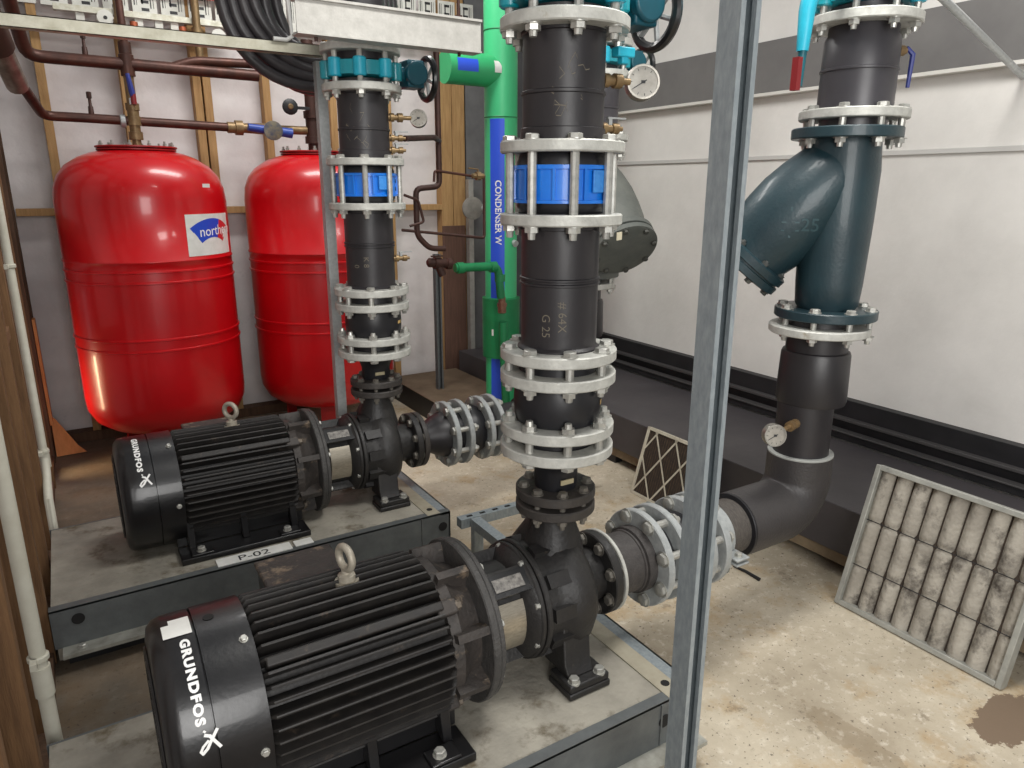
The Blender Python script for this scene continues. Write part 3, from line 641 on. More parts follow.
    t = thing('wye_strainer', (XR_,Y,1.07), 'dark green Y-shaped strainer on the right-hand riser' if near else 'dusty grey strainer with bolted cover behind the nearer column', 'strainer')
    b = MB(); b.ring((XR_,Y,0), Z_, 1.086, 1.116, .16, .09, 64); b.build('lower_flange', g, t)
    b = MB(); b.ring((XR_,Y,0), Z_, 1.645, 1.677, .162, .09, 64); b.build('upper_flange', g, t)
    b = MB(); b.lathe([(1.086,.09),(1.118,.09),(1.13,.098),(1.2,.103),(1.4,.11),(1.55,.112),(1.62,.106),(1.677,.1)], (XR_,Y,0), Z_, 48)
    d = V((-.42,.50,-.755)) if near else V((-.14,-.72,-.66)); d.normalize(); o = V((XR_,Y,1.575)); SC = .84 if near else 1.0
    b.lathe([(t_*SC, r_) for t_, r_ in [(-.05,.03),(-.03,.08),(.0,.105),(.06,.12),(.14,.134),(.22,.142),(.30,.141),(.38,.134),(.44,.124),(.455,.124)]], o, d, 48)
    o = o+d*(.455*(SC-1))
    bd = b.build('body', g, t, smooth=60)
    b = MB(); b.lathe([(.445,.136),(.450,.146),(.474,.146),(.476,.136),(.482,.136),(.484,.146),(.506,.146),(.510,.134)], o, d, 48); cv = b.build('cover', g, t)
    bolts(cv, o, d, .128, 8, .45, .509, .012, m=mat('wye_bolt', (60,66,68), .5, .3, (90,88,80), 30, .8), thread=.005)
    if near:
        from mathutils.bvhtree import BVHTree
        tree = BVHTree.FromPolygons([v.co for v in bd.data.vertices], [tuple(p.vertices) for p in bd.data.polygons]); o0 = V(bd['_o'])
        dv = V((.79,.58,-.08)).normalized(); su = V((.59,-.80,0)).normalized(); P0 = V((1.95,1.46,1.37))
        def fy(u, v):
            p = P0+su*u+V((0,0,1))*v-dv*.6; h = tree.ray_cast(p-o0, dv)
            return (h[0]+o0-dv*.0015) if h[0] else p+dv*.6
        cm = mat('cast_mark', (48,74,80), .5)
        b = MB(); text_mesh(b, '25', .055, fy, .0006); b.build('cast_digits', cm, bd)
        b = MB(); stroke(b, [(-.03,-.02),(-.03,.07)], .006, fy); stroke(b, [(-.055,.0),(-.005,.0)], .005, fy); stroke(b, [(-.055,.025),(-.005,.025)], .005, fy); b.build('cast_mark', cm, bd)
    bolts(t, (XR_,Y,0), Z_, .138, 8, 1.036, 1.116, .016)
    # spool above
    t = thing('pipe_spool', (XR_,Y,1.72), 'black pipe spool above the %s' % ('dark green strainer' if near else 'dusty grey strainer'), 'pipe')
    x = XR_+.024
    b = MB(); b.lathe([(1.6785,.098),(1.73,.1),(1.732,.110),(1.838,.109),(1.840,.113),(1.846,.113),(1.848,.109),(1.93,.108),(1.945,.1),(2.02,.098)], (x,Y,0), Z_, 48); b.build('pipe', mat('spool_sheen', (66,64,68), .35, 0, (50,48,52), 5, .7), t)
    b = MB(); b.ring((x,Y,0), Z_, 1.702, 1.73, .16, .1, 64); b.build('lower_flange', ringm, t)
    b = MB(); b.ring((x,Y,0), Z_, 1.966, 1.994, .16, .098, 64); b.build('upper_flange', ringm, t)
    bolts(t, (x,Y,0), Z_, .138, 8, 1.645, 1.73, .017)
    riser_valve(x, Y, 2.022, .16, 'with hanging lever on top of the right-hand riser' if near else 'high on the hidden rear riser', near)
    t = thing('pipe_spool', (x,Y,2.1), 'highest black pipe with zinc flange over the %s' % ('lever valve' if near else 'hidden rear riser'), 'pipe')
    b = MB(); b.lathe([(2.084,.1),(2.6,.1)], (x,Y,0), Z_, 32); b.build('pipe', pipe, t)
    b = MB(); b.ring((x,Y,0), Z_, 2.096, 2.124, .16, .098, 64); b.build('flange', ringm, t)
    bolts(t, (x,Y,0), Z_, .138, 8, 1.966, 2.124, .016)
suction(1.46, 'nearer', True)
suction(2.77, 'farther', False)
gauge(None, (-.5,-.85,.15), (1.995,1.43,.742), 'pressure gauge on the right-hand riser just above its elbow', .036, pipe_dir=(-1,-.25,.0), brass_len=.13)
t = thing('drain_cock', (2.27,1.43,1.90), 'small brass valve with blue lever on the right-hand riser spool', 'valve')
b = MB(); b.lathe([(-.02,.01),(0,.01),(.001,.016),(.02,.016),(.021,.01),(.03,.01)], (2.255,1.41,1.905), (1,-.3,.0), 10); b.build('body', brass, t)
b = MB(); b.tube([V((2.285,1.40,1.915)), V((2.305,1.39,1.895)), V((2.300,1.39,1.80))], [.006,.008,.006], 8); b.build('lever', bluep, t)
b = MB(); b.tube([V((2.152,1.755,.006)), V((2.16,1.70,.007)), V((2.158,1.63,.006))], [.004,.006,.008], 8); tag(b.build('cable_strap', blackrail, loc=(2.155,1.69,0)), 'short black strap lying on the floor below the pipe clamp', 'strap')

# strut frame linking the plinths
t = thing('strut_bracket', (1.4,2.35,0), 'low galvanised strut bracket on the floor linking the two plinths', 'bracket')
b = MB(); b.box2((1.245,1.795,.17),(1.286,2.33,.209)); b.build('long_bar', strutm, t)
b = MB(); b.box2((1.205,2.335,.17),(1.75,2.376,.209)); b.build('cross_bar', strutm, t)
b = MB()
for k in range(9): b.box2((1.24+k*.06,2.348,.209),(1.265+k*.06,2.362,.2098))
b.build('slots', MATS['hole_dark'], t)
for x in (1.72,): 
    b = MB(); b.box2((x,2.335,0),(x+.04,2.376,.17)); b.build('leg', strutm, t)
b = MB(); b.box2((1.245,2.30,0),(1.286,2.33,.17)); b.build('leg', strutm, t)

# ------------------------------------------------------------------ posts and beams
def strut(name, p, L_, m, label, flip=False, w=.041):
    """lipped channel, open towards -Y, standing at p (corner nearest the camera)"""
    b = MB(); x, y, z = p; k = .0035; l = .0105; q = .009
    P = [(0,0),(l,0),(l,q),(l-k,q),(l-k,k),(k,k),(k,w-k),(w-k,w-k),(w-k,k),(w-l+k,k),(w-l+k,q),(w-l,q),(w-l,0),(w,0),(w,w),(0,w)]
    if flip: P = [(a, w-c_) for a, c_ in P]
    b.prism(P, (x,y,z), (1,0,0), (0,1,0), (0,0,L_))
    return tag(b.build(name, m, loc=(x,y,z), smooth=20), label, 'post')
strut('strut_post', (.911,.826,0), 2.5, strutm, 'tall galvanised strut channel post in front of the nearer pump inlet', w=.044)
strut('strut_post', (.955,3.045,.212), 1.77, galv, 'galvanised strut post rising behind the farther pump and its column', flip=True)
strut('strut_post', (2.06,4.3,.15), .92, mat('strut_dull', (120,124,126), .5, .5, (96,99,101), 60, .9), 'thin dull strut post beside the dark timber near the back corner')
b = MB(); b.box2((-.20,3.0,1.992),(.985,3.003,2.034)); b.box2((-.20,3.0,2.031),(.985,3.041,2.034)); b.box2((-.20,3.0,1.992),(.985,3.041,1.995)); b.box2((-.2,3.038,1.992),(.985,3.041,2.034))
tag(b.build('strut_rail', mat('rail_bright', (196,194,178), .4, .35, (164,160,140), 24, .8), loc=(.4,3.02,1.99)), 'long bright strut rail hung level above the red tanks', 'rail')
t = thing('steel_channel', (1.1,2.53,1.975), 'pale grey steel channel hung level just above the farther column', 'beam')
b = MB(); b.box2((.73,2.50,1.975),(1.405,2.506,2.082)); b.box2((.73,2.488,2.076),(1.405,2.56,2.084)); b.box2((.73,2.494,1.973),(1.405,2.56,1.979)); b.build('channel', beamm, t)
for x in (1.33,.80):
    b = MB(); b.tube([V((x,2.53,1.96)), V((x,2.53,2.95))], .006, 8); b.lathe([(2.085,.014),(2.097,.014)], (x,2.53,0), (0,0,1), 6); b.build('hanger_rod', iron, t)
b = MB(); b.tube([V((2.26,1.33,2.06)), V((3.24,1.50,1.915))], .0125, 12); tag(b.build('brace_rod', galv, loc=(2.26,1.33,2.06)), 'thin galvanised rod slanting to the right wall at top right', 'rod')
t = thing('concrete_kerb', (2.1,4.3,0), 'low black-faced kerb with dusty top behind the farther pump', 'kerb')
b = MB(); b.box2((1.91,3.93,0),(2.44,4.78,.145)); b.build('block', blackrail, t)
b = MB(); b.box2((1.905,3.925,.145),(2.443,4.785,.15)); b.build('top', mat('dusty_top', (118,100,80), .8, 0, (88,72,56), 6, .8), t)

# ------------------------------------------------------------------ expansion tanks
def tank(X, Y, label, lab):
    t = thing('expansion_tank', (X,Y,0), label, 'tank'); R_ = .405; K1 = 1.02
    prof = [(.165,.02),(.168,.14),(.182,.23),(.212,.31),(.258,.37),(.32,.40),(.38,.405),(.672,.405),(.675,.411),(.683,.411),(.686,.405),(.730,.405),(.733,.411),(.741,.411),(.744,.405),
            (1.02,.405),(1.023,.411),(1.031,.411),(1.034,.405),(1.075,.405),(1.078,.411),(1.086,.411),(1.089,.405),(1.125,.405),(1.128,.410),(1.134,.410),(1.137,.405),(1.42,.405),(1.49,.398),(1.55,.375),(1.60,.335),(1.64,.275),(1.662,.22),(1.672,.18),(1.676,.02)]
    b = MB(); b.lathe([(z, r_*K1) for z, r_ in prof], (X,Y,0), Z_, 96); sh = b.build('shell', red, t, smooth=60)
    b = MB(); b.ring((X,Y,0), Z_, 1.675, 1.684, .19, .02, 48); b.ring((X,Y,0), Z_, 1.688, 1.697, .195, .02, 48); b.build('top_flange', mat('flange_red', (170,16,22), .4, 0, (120,14,18), 20, .7), t)
    for i in range(12):
        a = rad(15+30*i); b = MB(); p = (X+.172*math.cos(a), Y+.172*math.sin(a), 1.697); b.lathe([(0,.010),(.012,.010),(.013,.006),(.024,.006)], p, Z_, 6); b.build('bolt', boltm, t)
    for i in range(3):
        a = rad(-110+120*i); c = V((X+.30*math.cos(a), Y+.30*math.sin(a), 0)); b = MB(); b.box(c+V((0,0,.14)), (.012,.09,.28), Matrix.Rotation(a, 3, 'Z')); b.box(c+V((0,0,.004)), (.08,.1,.008), Matrix.Rotation(a, 3, 'Z')); b.build('leg', mat('leg_red', (150,20,22), .45), t)
    if lab:
        f = lambda off: (lambda u, v: V((X+(R_*K1+off)*math.sin(u), Y-(R_*K1+off)*math.cos(u), v)))
        g = f(.001); b = MB(); patch(b, g, rad(20), rad(66), 1.150, 1.360, 16, 2); lb = b.build('label', paper, sh, smooth=80)
        g2 = f(.002); b = MB(); ring = []
        cu, cv = rad(43), 1.115
        K_ = 13
        for part, m_, k0, k1 in (('logo_blue', mat('logo_blue', (28,70,190), .45), 0, 9), ('logo_red', mat('logo_red', (200,40,50), .45), 9, 13)):
            b = MB()
            for k in range(k0, k1):
                q = []
                for kk, r_ in ((k,.125),(k,.222),(k+1,.222),(k+1,.125)):
                    an = rad(128-kk*76/K_); q.append(b.bm.verts.new(g2(cu+r_*math.cos(an)/R_*1.05, cv+r_*math.sin(an))))
                b.face(q)
            b.build(part, m_, lb)
        g3 = f(.003); b = MB(); text_mesh(b, 'northern', .072, lambda u, v: g3(rad(30)+u/R_, 1.246+v+ u*.05), .0002); b.build('lettering', ink, lb)
    return t
tank(.395, 4.40, 'left red expansion tank with white and blue label', True)
tank(1.335, 4.40, 'right red expansion tank partly hidden behind the farther column', False)
b = MB(); p = V((.60,4.13,1.50)); f = lambda u, v: V((.40+.402*math.sin(u), 4.40-.402*math.cos(u), v)); patch(b, f, rad(38), rad(46), 1.475, 1.51, 3, 1); tag(b.build('serial_sticker', paper, loc=(.64,4.1,1.49)), 'small pale sticker on the left tank shoulder', 'label')

# ------------------------------------------------------------------ copper work above the tanks
def pipeobj(name, pts, r, m, label, cat='pipe', seg=14):
    b = MB(); P = [V(p) for p in pts]; Q = [P[0]]
    for i in range(1, len(P)-1):      # swept bends
        d0 = (P[i-1]-P[i]); d1 = (P[i+1]-P[i]); k = min(r*2.2, d0.length*.45, d1.length*.45)
        a = P[i]+d0.normalized()*k; c = P[i]+d1.normalized()*k
        for s in range(5):
            u = s/4; Q.append(a*(1-u)**2+P[i]*2*u*(1-u)+c*u*u)
    Q.append(P[-1]); b.tube(Q, r, seg)
    return tag(b.build(name, m, loc=tuple(P[0]), smooth=60), label, cat)
pipeobj('copper_pipe', [(-.05,3.9,2.6),(-.06,4.2,2.30),(-.03,4.38,2.10),(.10,4.4,2.10),(.62,4.4,2.095),(1.05,4.4,2.09)], .03, copper, 'thicker upper copper pipe running level above the left tank')
pipeobj('copper_pipe', [(.60,4.4,2.095),(.72,4.4,2.14),(1.05,4.4,2.15)], .024, copper, 'short copper branch rising off the upper copper pipe')
pipeobj('copper_pipe', [(-.12,3.5,2.6),(-.13,3.6,2.15),(-.06,4.1,1.93),(.0,4.4,1.83),(.12,4.4,1.83),(.90,4.4,1.812)], .023, copper, 'thinner lower copper pipe running level over both tanks')
pipeobj('steel_pipe', [(-.15,3.15,2.6),(-.14,3.15,2.12),(-.105,3.35,1.98)], .055, mat('rusty_steel', (84,56,46), .5, .3, (46,34,30), 8, .9), 'fat rusty brown pipe in the top left corner')
pipeobj('foil_pipe', [(-.105,3.42,2.0),(-.07,3.62,1.88)], .04, mat('foil', (150,142,134), .3, .6, (84,70,62), 20, .9), 'short foil-wrapped pipe under the rusty top left pipe')
for x, z, l in ((.22,2.13,'upper'),(.21,1.853,'lower')):
    t = thing('air_vent', (x,4.4,z), 'small air vent standing on the %s copper pipe' % l, 'valve')
    b = MB(); b.lathe([(-.01,.014),(.03,.012),(.035,.008),(.075,.007)], (x,4.4,z), Z_, 10); b.build('stem', iron, t)
    b = MB(); b.lathe([(.07,.012),(.1,.012),(.102,.006)], (x,4.4,z), Z_, 8)
    if l == 'upper': b.box((x-.012,4.395,z+.098), (.045,.014,.012))
    b.build('cap', iron, t)
t = thing('ball_valve', (.40,4.40,1.70), 'brass ball valve with blue lever on top of the left tank', 'valve')
b = MB(); b.lathe([(1.697,.022),(1.73,.022),(1.731,.034),(1.77,.034),(1.771,.026),(1.80,.026),(1.801,.036),(1.845,.036),(1.846,.028),(1.875,.028),(1.876,.033),(1.91,.033),(1.911,.024),(2.08,.024)], (.40,4.40,0), Z_, 14); b.build('body', brass, t)
b = MB(); b.box((.40,4.355,1.915), (.03,.035,.03)); b.build('stem', galv, t)
b = MB(); b.tube([V((.405,4.335,1.915)), V((.40,4.33,1.96)), V((.39,4.335,2.045))], [.010,.015,.010], 8); lv = b.build('lever', bluep, t)
b = MB(); b.lathe([(0,.014),(.05,.013)], (.404,4.332,1.90), Z_, 10); b.build('red_end', redp, lv)
b = MB(); b.lathe([(0,.034),(.10,.036),(.105,.03),(.16,.03),(.161,.018),(.5,.018)], (.40,4.40,2.04), Z_, 14); tag(b.build('copper_tee', copper, loc=(.4,4.4,2.04)), 'copper tee joint rising over the left tank valve', 'pipe fitting')
b = MB(); b.ring((0,4.4,1.822), A, .335, .36, .032, .02, 20); tag(b.build('pipe_clip', galv, loc=(.35,4.4,1.82)), 'zinc clip on the lower copper pipe beside the brass valve', 'clip')
t = thing('isolating_valve', (1.05,4.40,1.81), 'brass valve with round blue handle over the right tank', 'valve')
b = MB(); b.lathe([(.86,.03),(.90,.03),(.901,.04),(.94,.04),(.941,.026),(1.04,.03),(1.12,.03),(1.121,.024),(1.30,.024)], (0,4.4,1.812), A, 14); b.build('body', brass, t)
b = MB(); b.tube([V((.96,4.35,1.815)), V((1.20,4.35,1.79))], [.02,.028], 10); h = b.build('handle', mat('handle_navy', (36,66,150), .4), t)
b = MB(); b.lathe([(0,.052),(.02,.052),(.025,.03)], (1.09,4.34,1.80), (0,-1,0), 20); b.build('dial', mat('handle_dial', (58,66,92), .4, .3, (130,120,90), 40, .8), h)
t = thing('gate_valve', (1.335,4.40,1.70), 'dark brass upright fitting feeding the right tank', 'valve')
b = MB(); b.lathe([(1.697,.03),(1.74,.03),(1.741,.045),(1.78,.045),(1.781,.036),(1.88,.036),(1.881,.046),(1.92,.046),(1.921,.034),(2.3,.034)], (1.335,4.40,0), Z_, 14); b.build('body', iron, t)
b = MB(); b.lathe([(0,.04),(.02,.044),(.03,.03)], (1.19,4.33,1.93), (0,-1,0), 18); b.box((1.25,4.35,1.93), (.12,.016,.016)); b.build('knob', blackrail, t)
b = MB(); b.lathe([(.031,.016),(.035,.012)], (1.19,4.33,1.93), (0,-1,0), 14); b.build('knob_cap', brass, t)

# coil of hose
t = thing('hose_coil', (.92,3.35,2.2), 'coil of fat black hose hanging over the right red tank', 'hose')
for k in range(12):
    b = MB(); pts = []; lay = k//4; rk = .34-.04*(k % 4)-.008*lay
    for i in range(40):
        a = 2*PI*i/40
        pts.append(V((.97+lay*.05+math.cos(a)*rk, 3.16+lay*.05+math.cos(a)*.02, 2.235+math.sin(a)*rk*1.02+.01*math.sin(3*a+k))))
    b.tube(pts, .0235, 10, closed=True); b.build('loop', hose, t, smooth=80)
b = MB(); b.tube([V((.835,2.98,2.3)), V((.85,2.98,2.05)), V((.83,2.985,2.037)), V((.78,2.985,2.037))], .008, 8); tag(b.build('wire_hook', mat('white_paint', (206,206,202), .5), loc=(.84,2.98,2.04)), 'bent white bracket on the strut rail in front of the hose coil', 'bracket')

# ------------------------------------------------------------------ manifold and printed panels along the back wall
t = thing('manifold', (.6,4.75,2.36), 'silver heating manifold bar with two round gauges along the back wall', 'manifold')
b = MB(); b.box2((.12,4.74,2.385),(1.0,4.79,2.415)); b.build('bar', rail, t)
b = MB(); b.box2((-.05,4.78,2.30),(1.02,4.82,2.33)); b.build('lower_bar', galv, t)
for x in (.24,.335,.52,.62,.70):
    b = MB(); b.box2((x-.02,4.76,2.30),(x+.02,4.79,2.385)); b.build('bracket', white, t)
for x, z in ((.355,2.365),(.925,2.33)):
    b = MB(); b.lathe([(0,.04),(.02,.04)], (x,4.74,z), (0,-1,0), 24); g_ = b.build('gauge', white, t)
    b = MB(); b.lathe([(.0205,.010),(.022,.010)], (x,4.74,z), (0,-1,0), 10); b.build('pointer', dink, g_)
for x in (.42,.81):
    b = MB(); b.lathe([(2.20,.02),(2.30,.02),(2.301,.03),(2.36,.03),(2.361,.022),(2.6,.022)], (x,4.72,0), Z_, 12); b.build('brass_union', brass, t)
    b = MB(); b.lathe([(2.27,.03),(2.33,.03),(2.335,.02),(2.36,.02)], (x+(.07 if x < .6 else -.075),4.73,0), Z_, 12); b.build('copper_union', mat('orange_copper', (176,96,66), .4, .5), t)
grp = 'printed white panels high on the back wall'
for k in range(20):
    x0 = -.22+k*.145; z0 = 2.42
    if x0 > 2.55: break
    t = thing('printed_panel', (x0,4.842,z0), 'white panel printed with black bars, in the row high on the back wall', 'panel', grp)
    b = MB(); b.box2((x0,4.842,z0),(x0+.125,4.85,z0+.30)); b.build('board', white, t)
    b = MB(); f = lambda u, v: V((x0+u, 4.8412, z0+v))
    for u, v0, v1, w_ in ((.012,.05,.28,.006),(.024,.05,.28,.003),(.052,.06,.26,.009),(.094,.04,.28,.006),(.108,.04,.28,.003)): stroke(b, [(u,v0),(u,v1)], w_, f)
    for v in (.03,.07,.12,.17,.22,.27): stroke(b, [(.050,v),(.080,v)], .016, f)
    b.build('printing', dink, t)
b = MB(); b.box2((.42,4.79,2.53),(1.06,4.80,2.60)); tag(b.build('red_banner', redl, loc=(.7,4.8,2.53)), 'red printed strip over the white panels at the top edge', 'banner')

# ------------------------------------------------------------------ pipework between the columns (dark copper, green plastic)
def P3(px, py, Y):
    """point on the plane at depth Y, measured off the photograph"""
    f_ = 715.5; pi_, ya_, ro_ = rad(15.42), rad(31.69), rad(-.16)
    F = V((math.sin(ya_)*math.cos(pi_), math.cos(ya_)*math.cos(pi_), -math.sin(pi_))); r0 = V((math.cos(ya_), -math.sin(ya_), 0)); d0 = F.cross(r0)
    r_ = r0*math.cos(ro_)+d0*math.sin(ro_); d_ = -r0*math.sin(ro_)+d0*math.cos(ro_)
    v = F+r_*(px-512)/f_+d_*(py-384)/f_; return V((0,0,1.5))+v*Y/v.y
x1 = 1.585
pipeobj('dark_copper_pipe', [(1.19,2.73,1.68),(1.40,2.9,1.70),(1.52,3.1,1.70)], .012, iron, 'dark copper stub running right from the farther column cocks')
q = P3(437,80,3.1); pipeobj('dark_copper_pipe', [(q.x,3.1,2.2),(q.x,3.1,1.50),(q.x-.12,3.1,1.49),(q.x-.12,3.1,1.28),(q.x-.06,3.1,1.22),(q.x+.02,3.1,1.215)], .0135, iron, 'dark copper drop pipe with a double bend right of the farther column')
q2 = P3(436,190,3.05); pipeobj('copper_capillary', [(q2.x+.005,3.08,1.52),(q2.x+.01,3.08,1.57),(P3(472,176,3.1).x,3.1,P3(472,176,3.1).z)], .006, copper, 'thin copper capillary running towards the green riser')
pz = P3(484,182,3.1); pipeobj('copper_capillary', [(pz.x,3.1,pz.z+.03),(pz.x,3.1,P3(484,238,3.1).z),(P3(402,230,3.1).x,3.1,P3(402,230,3.1).z)], .007, iron, 'thin dark capillary dropping and turning left behind the farther column')
pipeobj('copper_capillary', [tuple(P3(404,195,3.0)),tuple(P3(418,200,3.0)),tuple(P3(424,222,3.0)),tuple(P3(410,226,3.0))], .006, iron, 'small looped dark capillary right of the farther column blue valve')
t = thing('brass_coupling', tuple(P3(478,176,3.08)), 'pale brass coupling where the thin capillaries meet', 'pipe fitting')
c = P3(478,176,3.08); b = MB(); b.lathe([(-.035,.006),(-.03,.012),(-.012,.012),(-.011,.02),(.012,.02),(.013,.012),(.03,.012),(.035,.006)], c, A, 8); b.build('body', brass, t); b = MB(); b.tube([c, c+V((0,0,.03)), c+V((-.05,0,.035))], .004, 6); b.build('tap', brass, t)
t = thing('pipe_strainer', tuple(P3(437,263,3.66)), 'knobbly dark copper strainer joining the green pipe', 'valve')
c = P3(437,263,3.66); b = MB(); b.lathe([(-.06,.015),(-.05,.026),(-.02,.026),(-.018,.034),(.018,.034),(.02,.026),(.055,.024),(.06,.032),(.085,.032)], c, (1,0,-.1), 12); b.tube([c, c+V((.03,-.01,-.07))], .022, 10); b.build('body', iron, t)
b = MB(); b.box(c+V((-.01,-.02,.04)), (.07,.012,.008)); b.build('lever', iron, t)
a0 = P3(455,268,3.66)
pipeobj('green_branch', [tuple(a0),tuple(P3(498,266,3.66)),tuple(P3(501,298,3.66))], .025, dgreen, 'dark green plastic branch pipe bending down in front of the green riser')
for px, py in ((460,268),(493,267),(500,278)):
    c = P3(px,py,3.66); b = MB(); b.lathe([(-.02,.032),(.02,.032)], c, (0,0,1) if py > 270 else A, 16); tag(b.build('green_socket', dgreen, loc=tuple(c)), {460:'dark green socket at the strainer end of the branch pipe',493:'dark green socket before the branch pipe elbow',500:'dark green socket under the branch pipe elbow'}[px], 'pipe fitting')
c = P3(502,305,3.66); b = MB(); b.lathe([(-.05,.018),(-.045,.026),(-.01,.026),(-.008,.03),(.012,.03),(.014,.022),(.05,.022)], c, Z_, 10); b.box(c+V((-.02,-.03,.0)), (.02,.02,.05)); tag(b.build('brass_valve', mat('rose_brass', (150,112,92), .4, .4, (110,76,60), 30, .8), loc=tuple(c)), 'rosy brass valve in the green branch above the coupling', 'valve')
c2 = P3(503,322,3.66); pipeobj('green_branch', [tuple(c2),(c2.x+.005,3.66,c2.z-.2),(c2.x+.02,3.66,.25),(c2.x+.02,3.66,.0)], .026, dgreen, 'dark green drop pipe below the rosy brass valve')
# main green riser with tee, coupling and blue label
GX, GY, GR = 2.30, 3.86, .098
t = thing('green_riser', (GX,GY,0), 'thick bright green plastic riser with blue lettering strip', 'pipe')
b = MB(); b.cyl((GX,GY,0),(GX,GY,2.9), GR, seg=48); gp = b.build('pipe', green, t)
z1 = P3(500,27,GY).z; 
for z in (P3(500,27,GY-.1).z, P3(500,116,GY-.1).z): b = MB(); b.torus((GX,GY,z), Z_, GR, .004, 40, 6); b.build('weld_bead', dgreen, gp)
zt = P3(500,72,GY).z
xe = P3(446,72,GY).x
b = MB(); b.tube([V((xe-.01,GY-.0,zt)), V((GX,GY,zt))], .088, 40); br = b.build('tee_branch', mat('green_mid', (50,168,106), .42, 0, (44,152,94), 5, .7), gp)
f = lambda u, v: V((u, GY+.0888*math.cos(v), zt+.0888*math.sin(v)))
b = MB(); patch(b, f, xe+.03, xe+.16, rad(152), rad(196), 4, 6); b.build('blue_label', bluel, br)
b = MB(); patch(b, f, GX-.09, GX-.045, rad(150), rad(192), 2, 6); b.build('white_label', paper, br)
b = MB(); fz = wrapz(GX,GY,GR+.001); patch(b, lambda u, v: fz(u, v), rad(-160), rad(-108), .15, P3(500,118,GY-.1).z, 4, 2); lb = b.build('blue_strip', bluel, gp)
b = MB(); fz2 = wrapz(GX,GY,GR+.002); zs = P3(497,180,GY-.1).z
text_mesh(b, 'CONDENSER W', .052, lambda u, v: fz2(rad(-140)+v/GR, zs-u), .001); b.build('lettering', ink, lb)
b = MB(); za, zb = P3(500,299,GY-.1).z, P3(500,360,GY-.1).z; b.lathe([(zb,.1),(zb+.005,.118),(za-.005,.118),(za,.1)], (GX,GY,0), Z_, 40); cp = b.build('coupling', dgreen, gp)
b = MB(); fz = wrapz(GX,GY,.119); patch(b, fz, rad(-150), rad(-144), (za+zb)/2-.04, (za+zb)/2, 2, 1); b.build('tag', paper, cp)
t = thing('fire_alarm_knob', tuple(P3(468,208,4.7)), 'round grey junction disc on the pale post near the corner', 'junction box')
c = P3(468,208,4.7); b = MB(); b.lathe([(0,.04),(.05,.045),(.06,.08),(.075,.08),(.08,.06)], c, (0,-1,0), 24); b.build('disc', mat('grey_disc', (150,146,138), .6, 0, (120,116,110), 20, .8), t)
b = MB(); b.tube([c+V((.07,-.05,0)), c+V((.12,-.06,-.005))], .03, 12); b.build('gland', galv, t)
t['label'] = 'round grey junction disc on the pale post near the corner'; t.name = 'junction_disc'
pipeobj('grey_conduit', [tuple(c+V((.12,-.07,-.01))),tuple(P3(487,222,4.2)),tuple(P3(500,236,3.9)),tuple(P3(516,244,3.75))], .02, galv, 'grey flexible conduit curving from the junction disc to the green riser')

# ------------------------------------------------------------------ white conduits on the left wall
pts1 = [(-.19,3.38,2.2),(-.19,3.38,.42),(-.19,3.34,.36),(-.19,3.18,.30),(-.19,3.16,0)]
def conduit_pipe(pts, label, clips, couplers, r=.016):
    t = thing('wall_conduit', pts[-1], label, 'pipe'); b = MB(); b.tube([V(p) for p in pts], r, 16); b.build('pipe', conduit, t, smooth=60)
    for z, y in couplers: b = MB(); b.lathe([(z-.04,r+.004),(z+.04,r+.004)], (-.19,y,0), Z_, 16); b.build('coupler', conduit, t)
    for z, y in clips: b = MB(); b.ring((-.19,y,0), Z_, z-.008, z+.008, r+.006, r-.001, 20); b.box((-.199,y-.02,z), (.014,.05,.016)); b.build('clip', conduit, t)
conduit_pipe(pts1, 'farther white conduit on the left wall, kinked low behind the tank side', ((.44,3.38),(1.2,3.38)), ((.41,3.38),))
conduit_pipe([(-.19,1.87,1.2),(-.19,1.87,0)], 'nearer white conduit down the left edge of the wall', ((.40,1.87),), ((.335,1.87),), .0175)
# plywood offcut and added strip, warm sunlight painted into their orange
b = MB(); b.prism([(0,0),(.15,0),(.11,.05),(.02,.22),(0,.24)], (-.20,4.62,.006), (1,0.05,0), (0,.25,.95), (0,.012,-.003)); tag(b.build('plywood_offcut', wood_sunlit, loc=(-.1,4.62,0)), 'plywood offcut with warm sunlight painted into its orange, leaning in the left corner beside the left tank', 'board')
b = MB(); b.box2((-.204,4.60,.20),(-.190,4.68,.80)); tag(b.build('timber_batten', wood_sunlit, loc=(-.198,4.64,.2)), 'added thin orange strip painting sunlight on the left wall above the plywood offcut', 'batten')  # added strip, its colour stands for sunlight on the stud
b = MB(); b.box2((2.655,YB-.11,.03),(2.69,YB-.105,.10)); struct(b.build('trim_daylight_gap', mat('daylight', (225,232,255), .5, emit=2.5)))

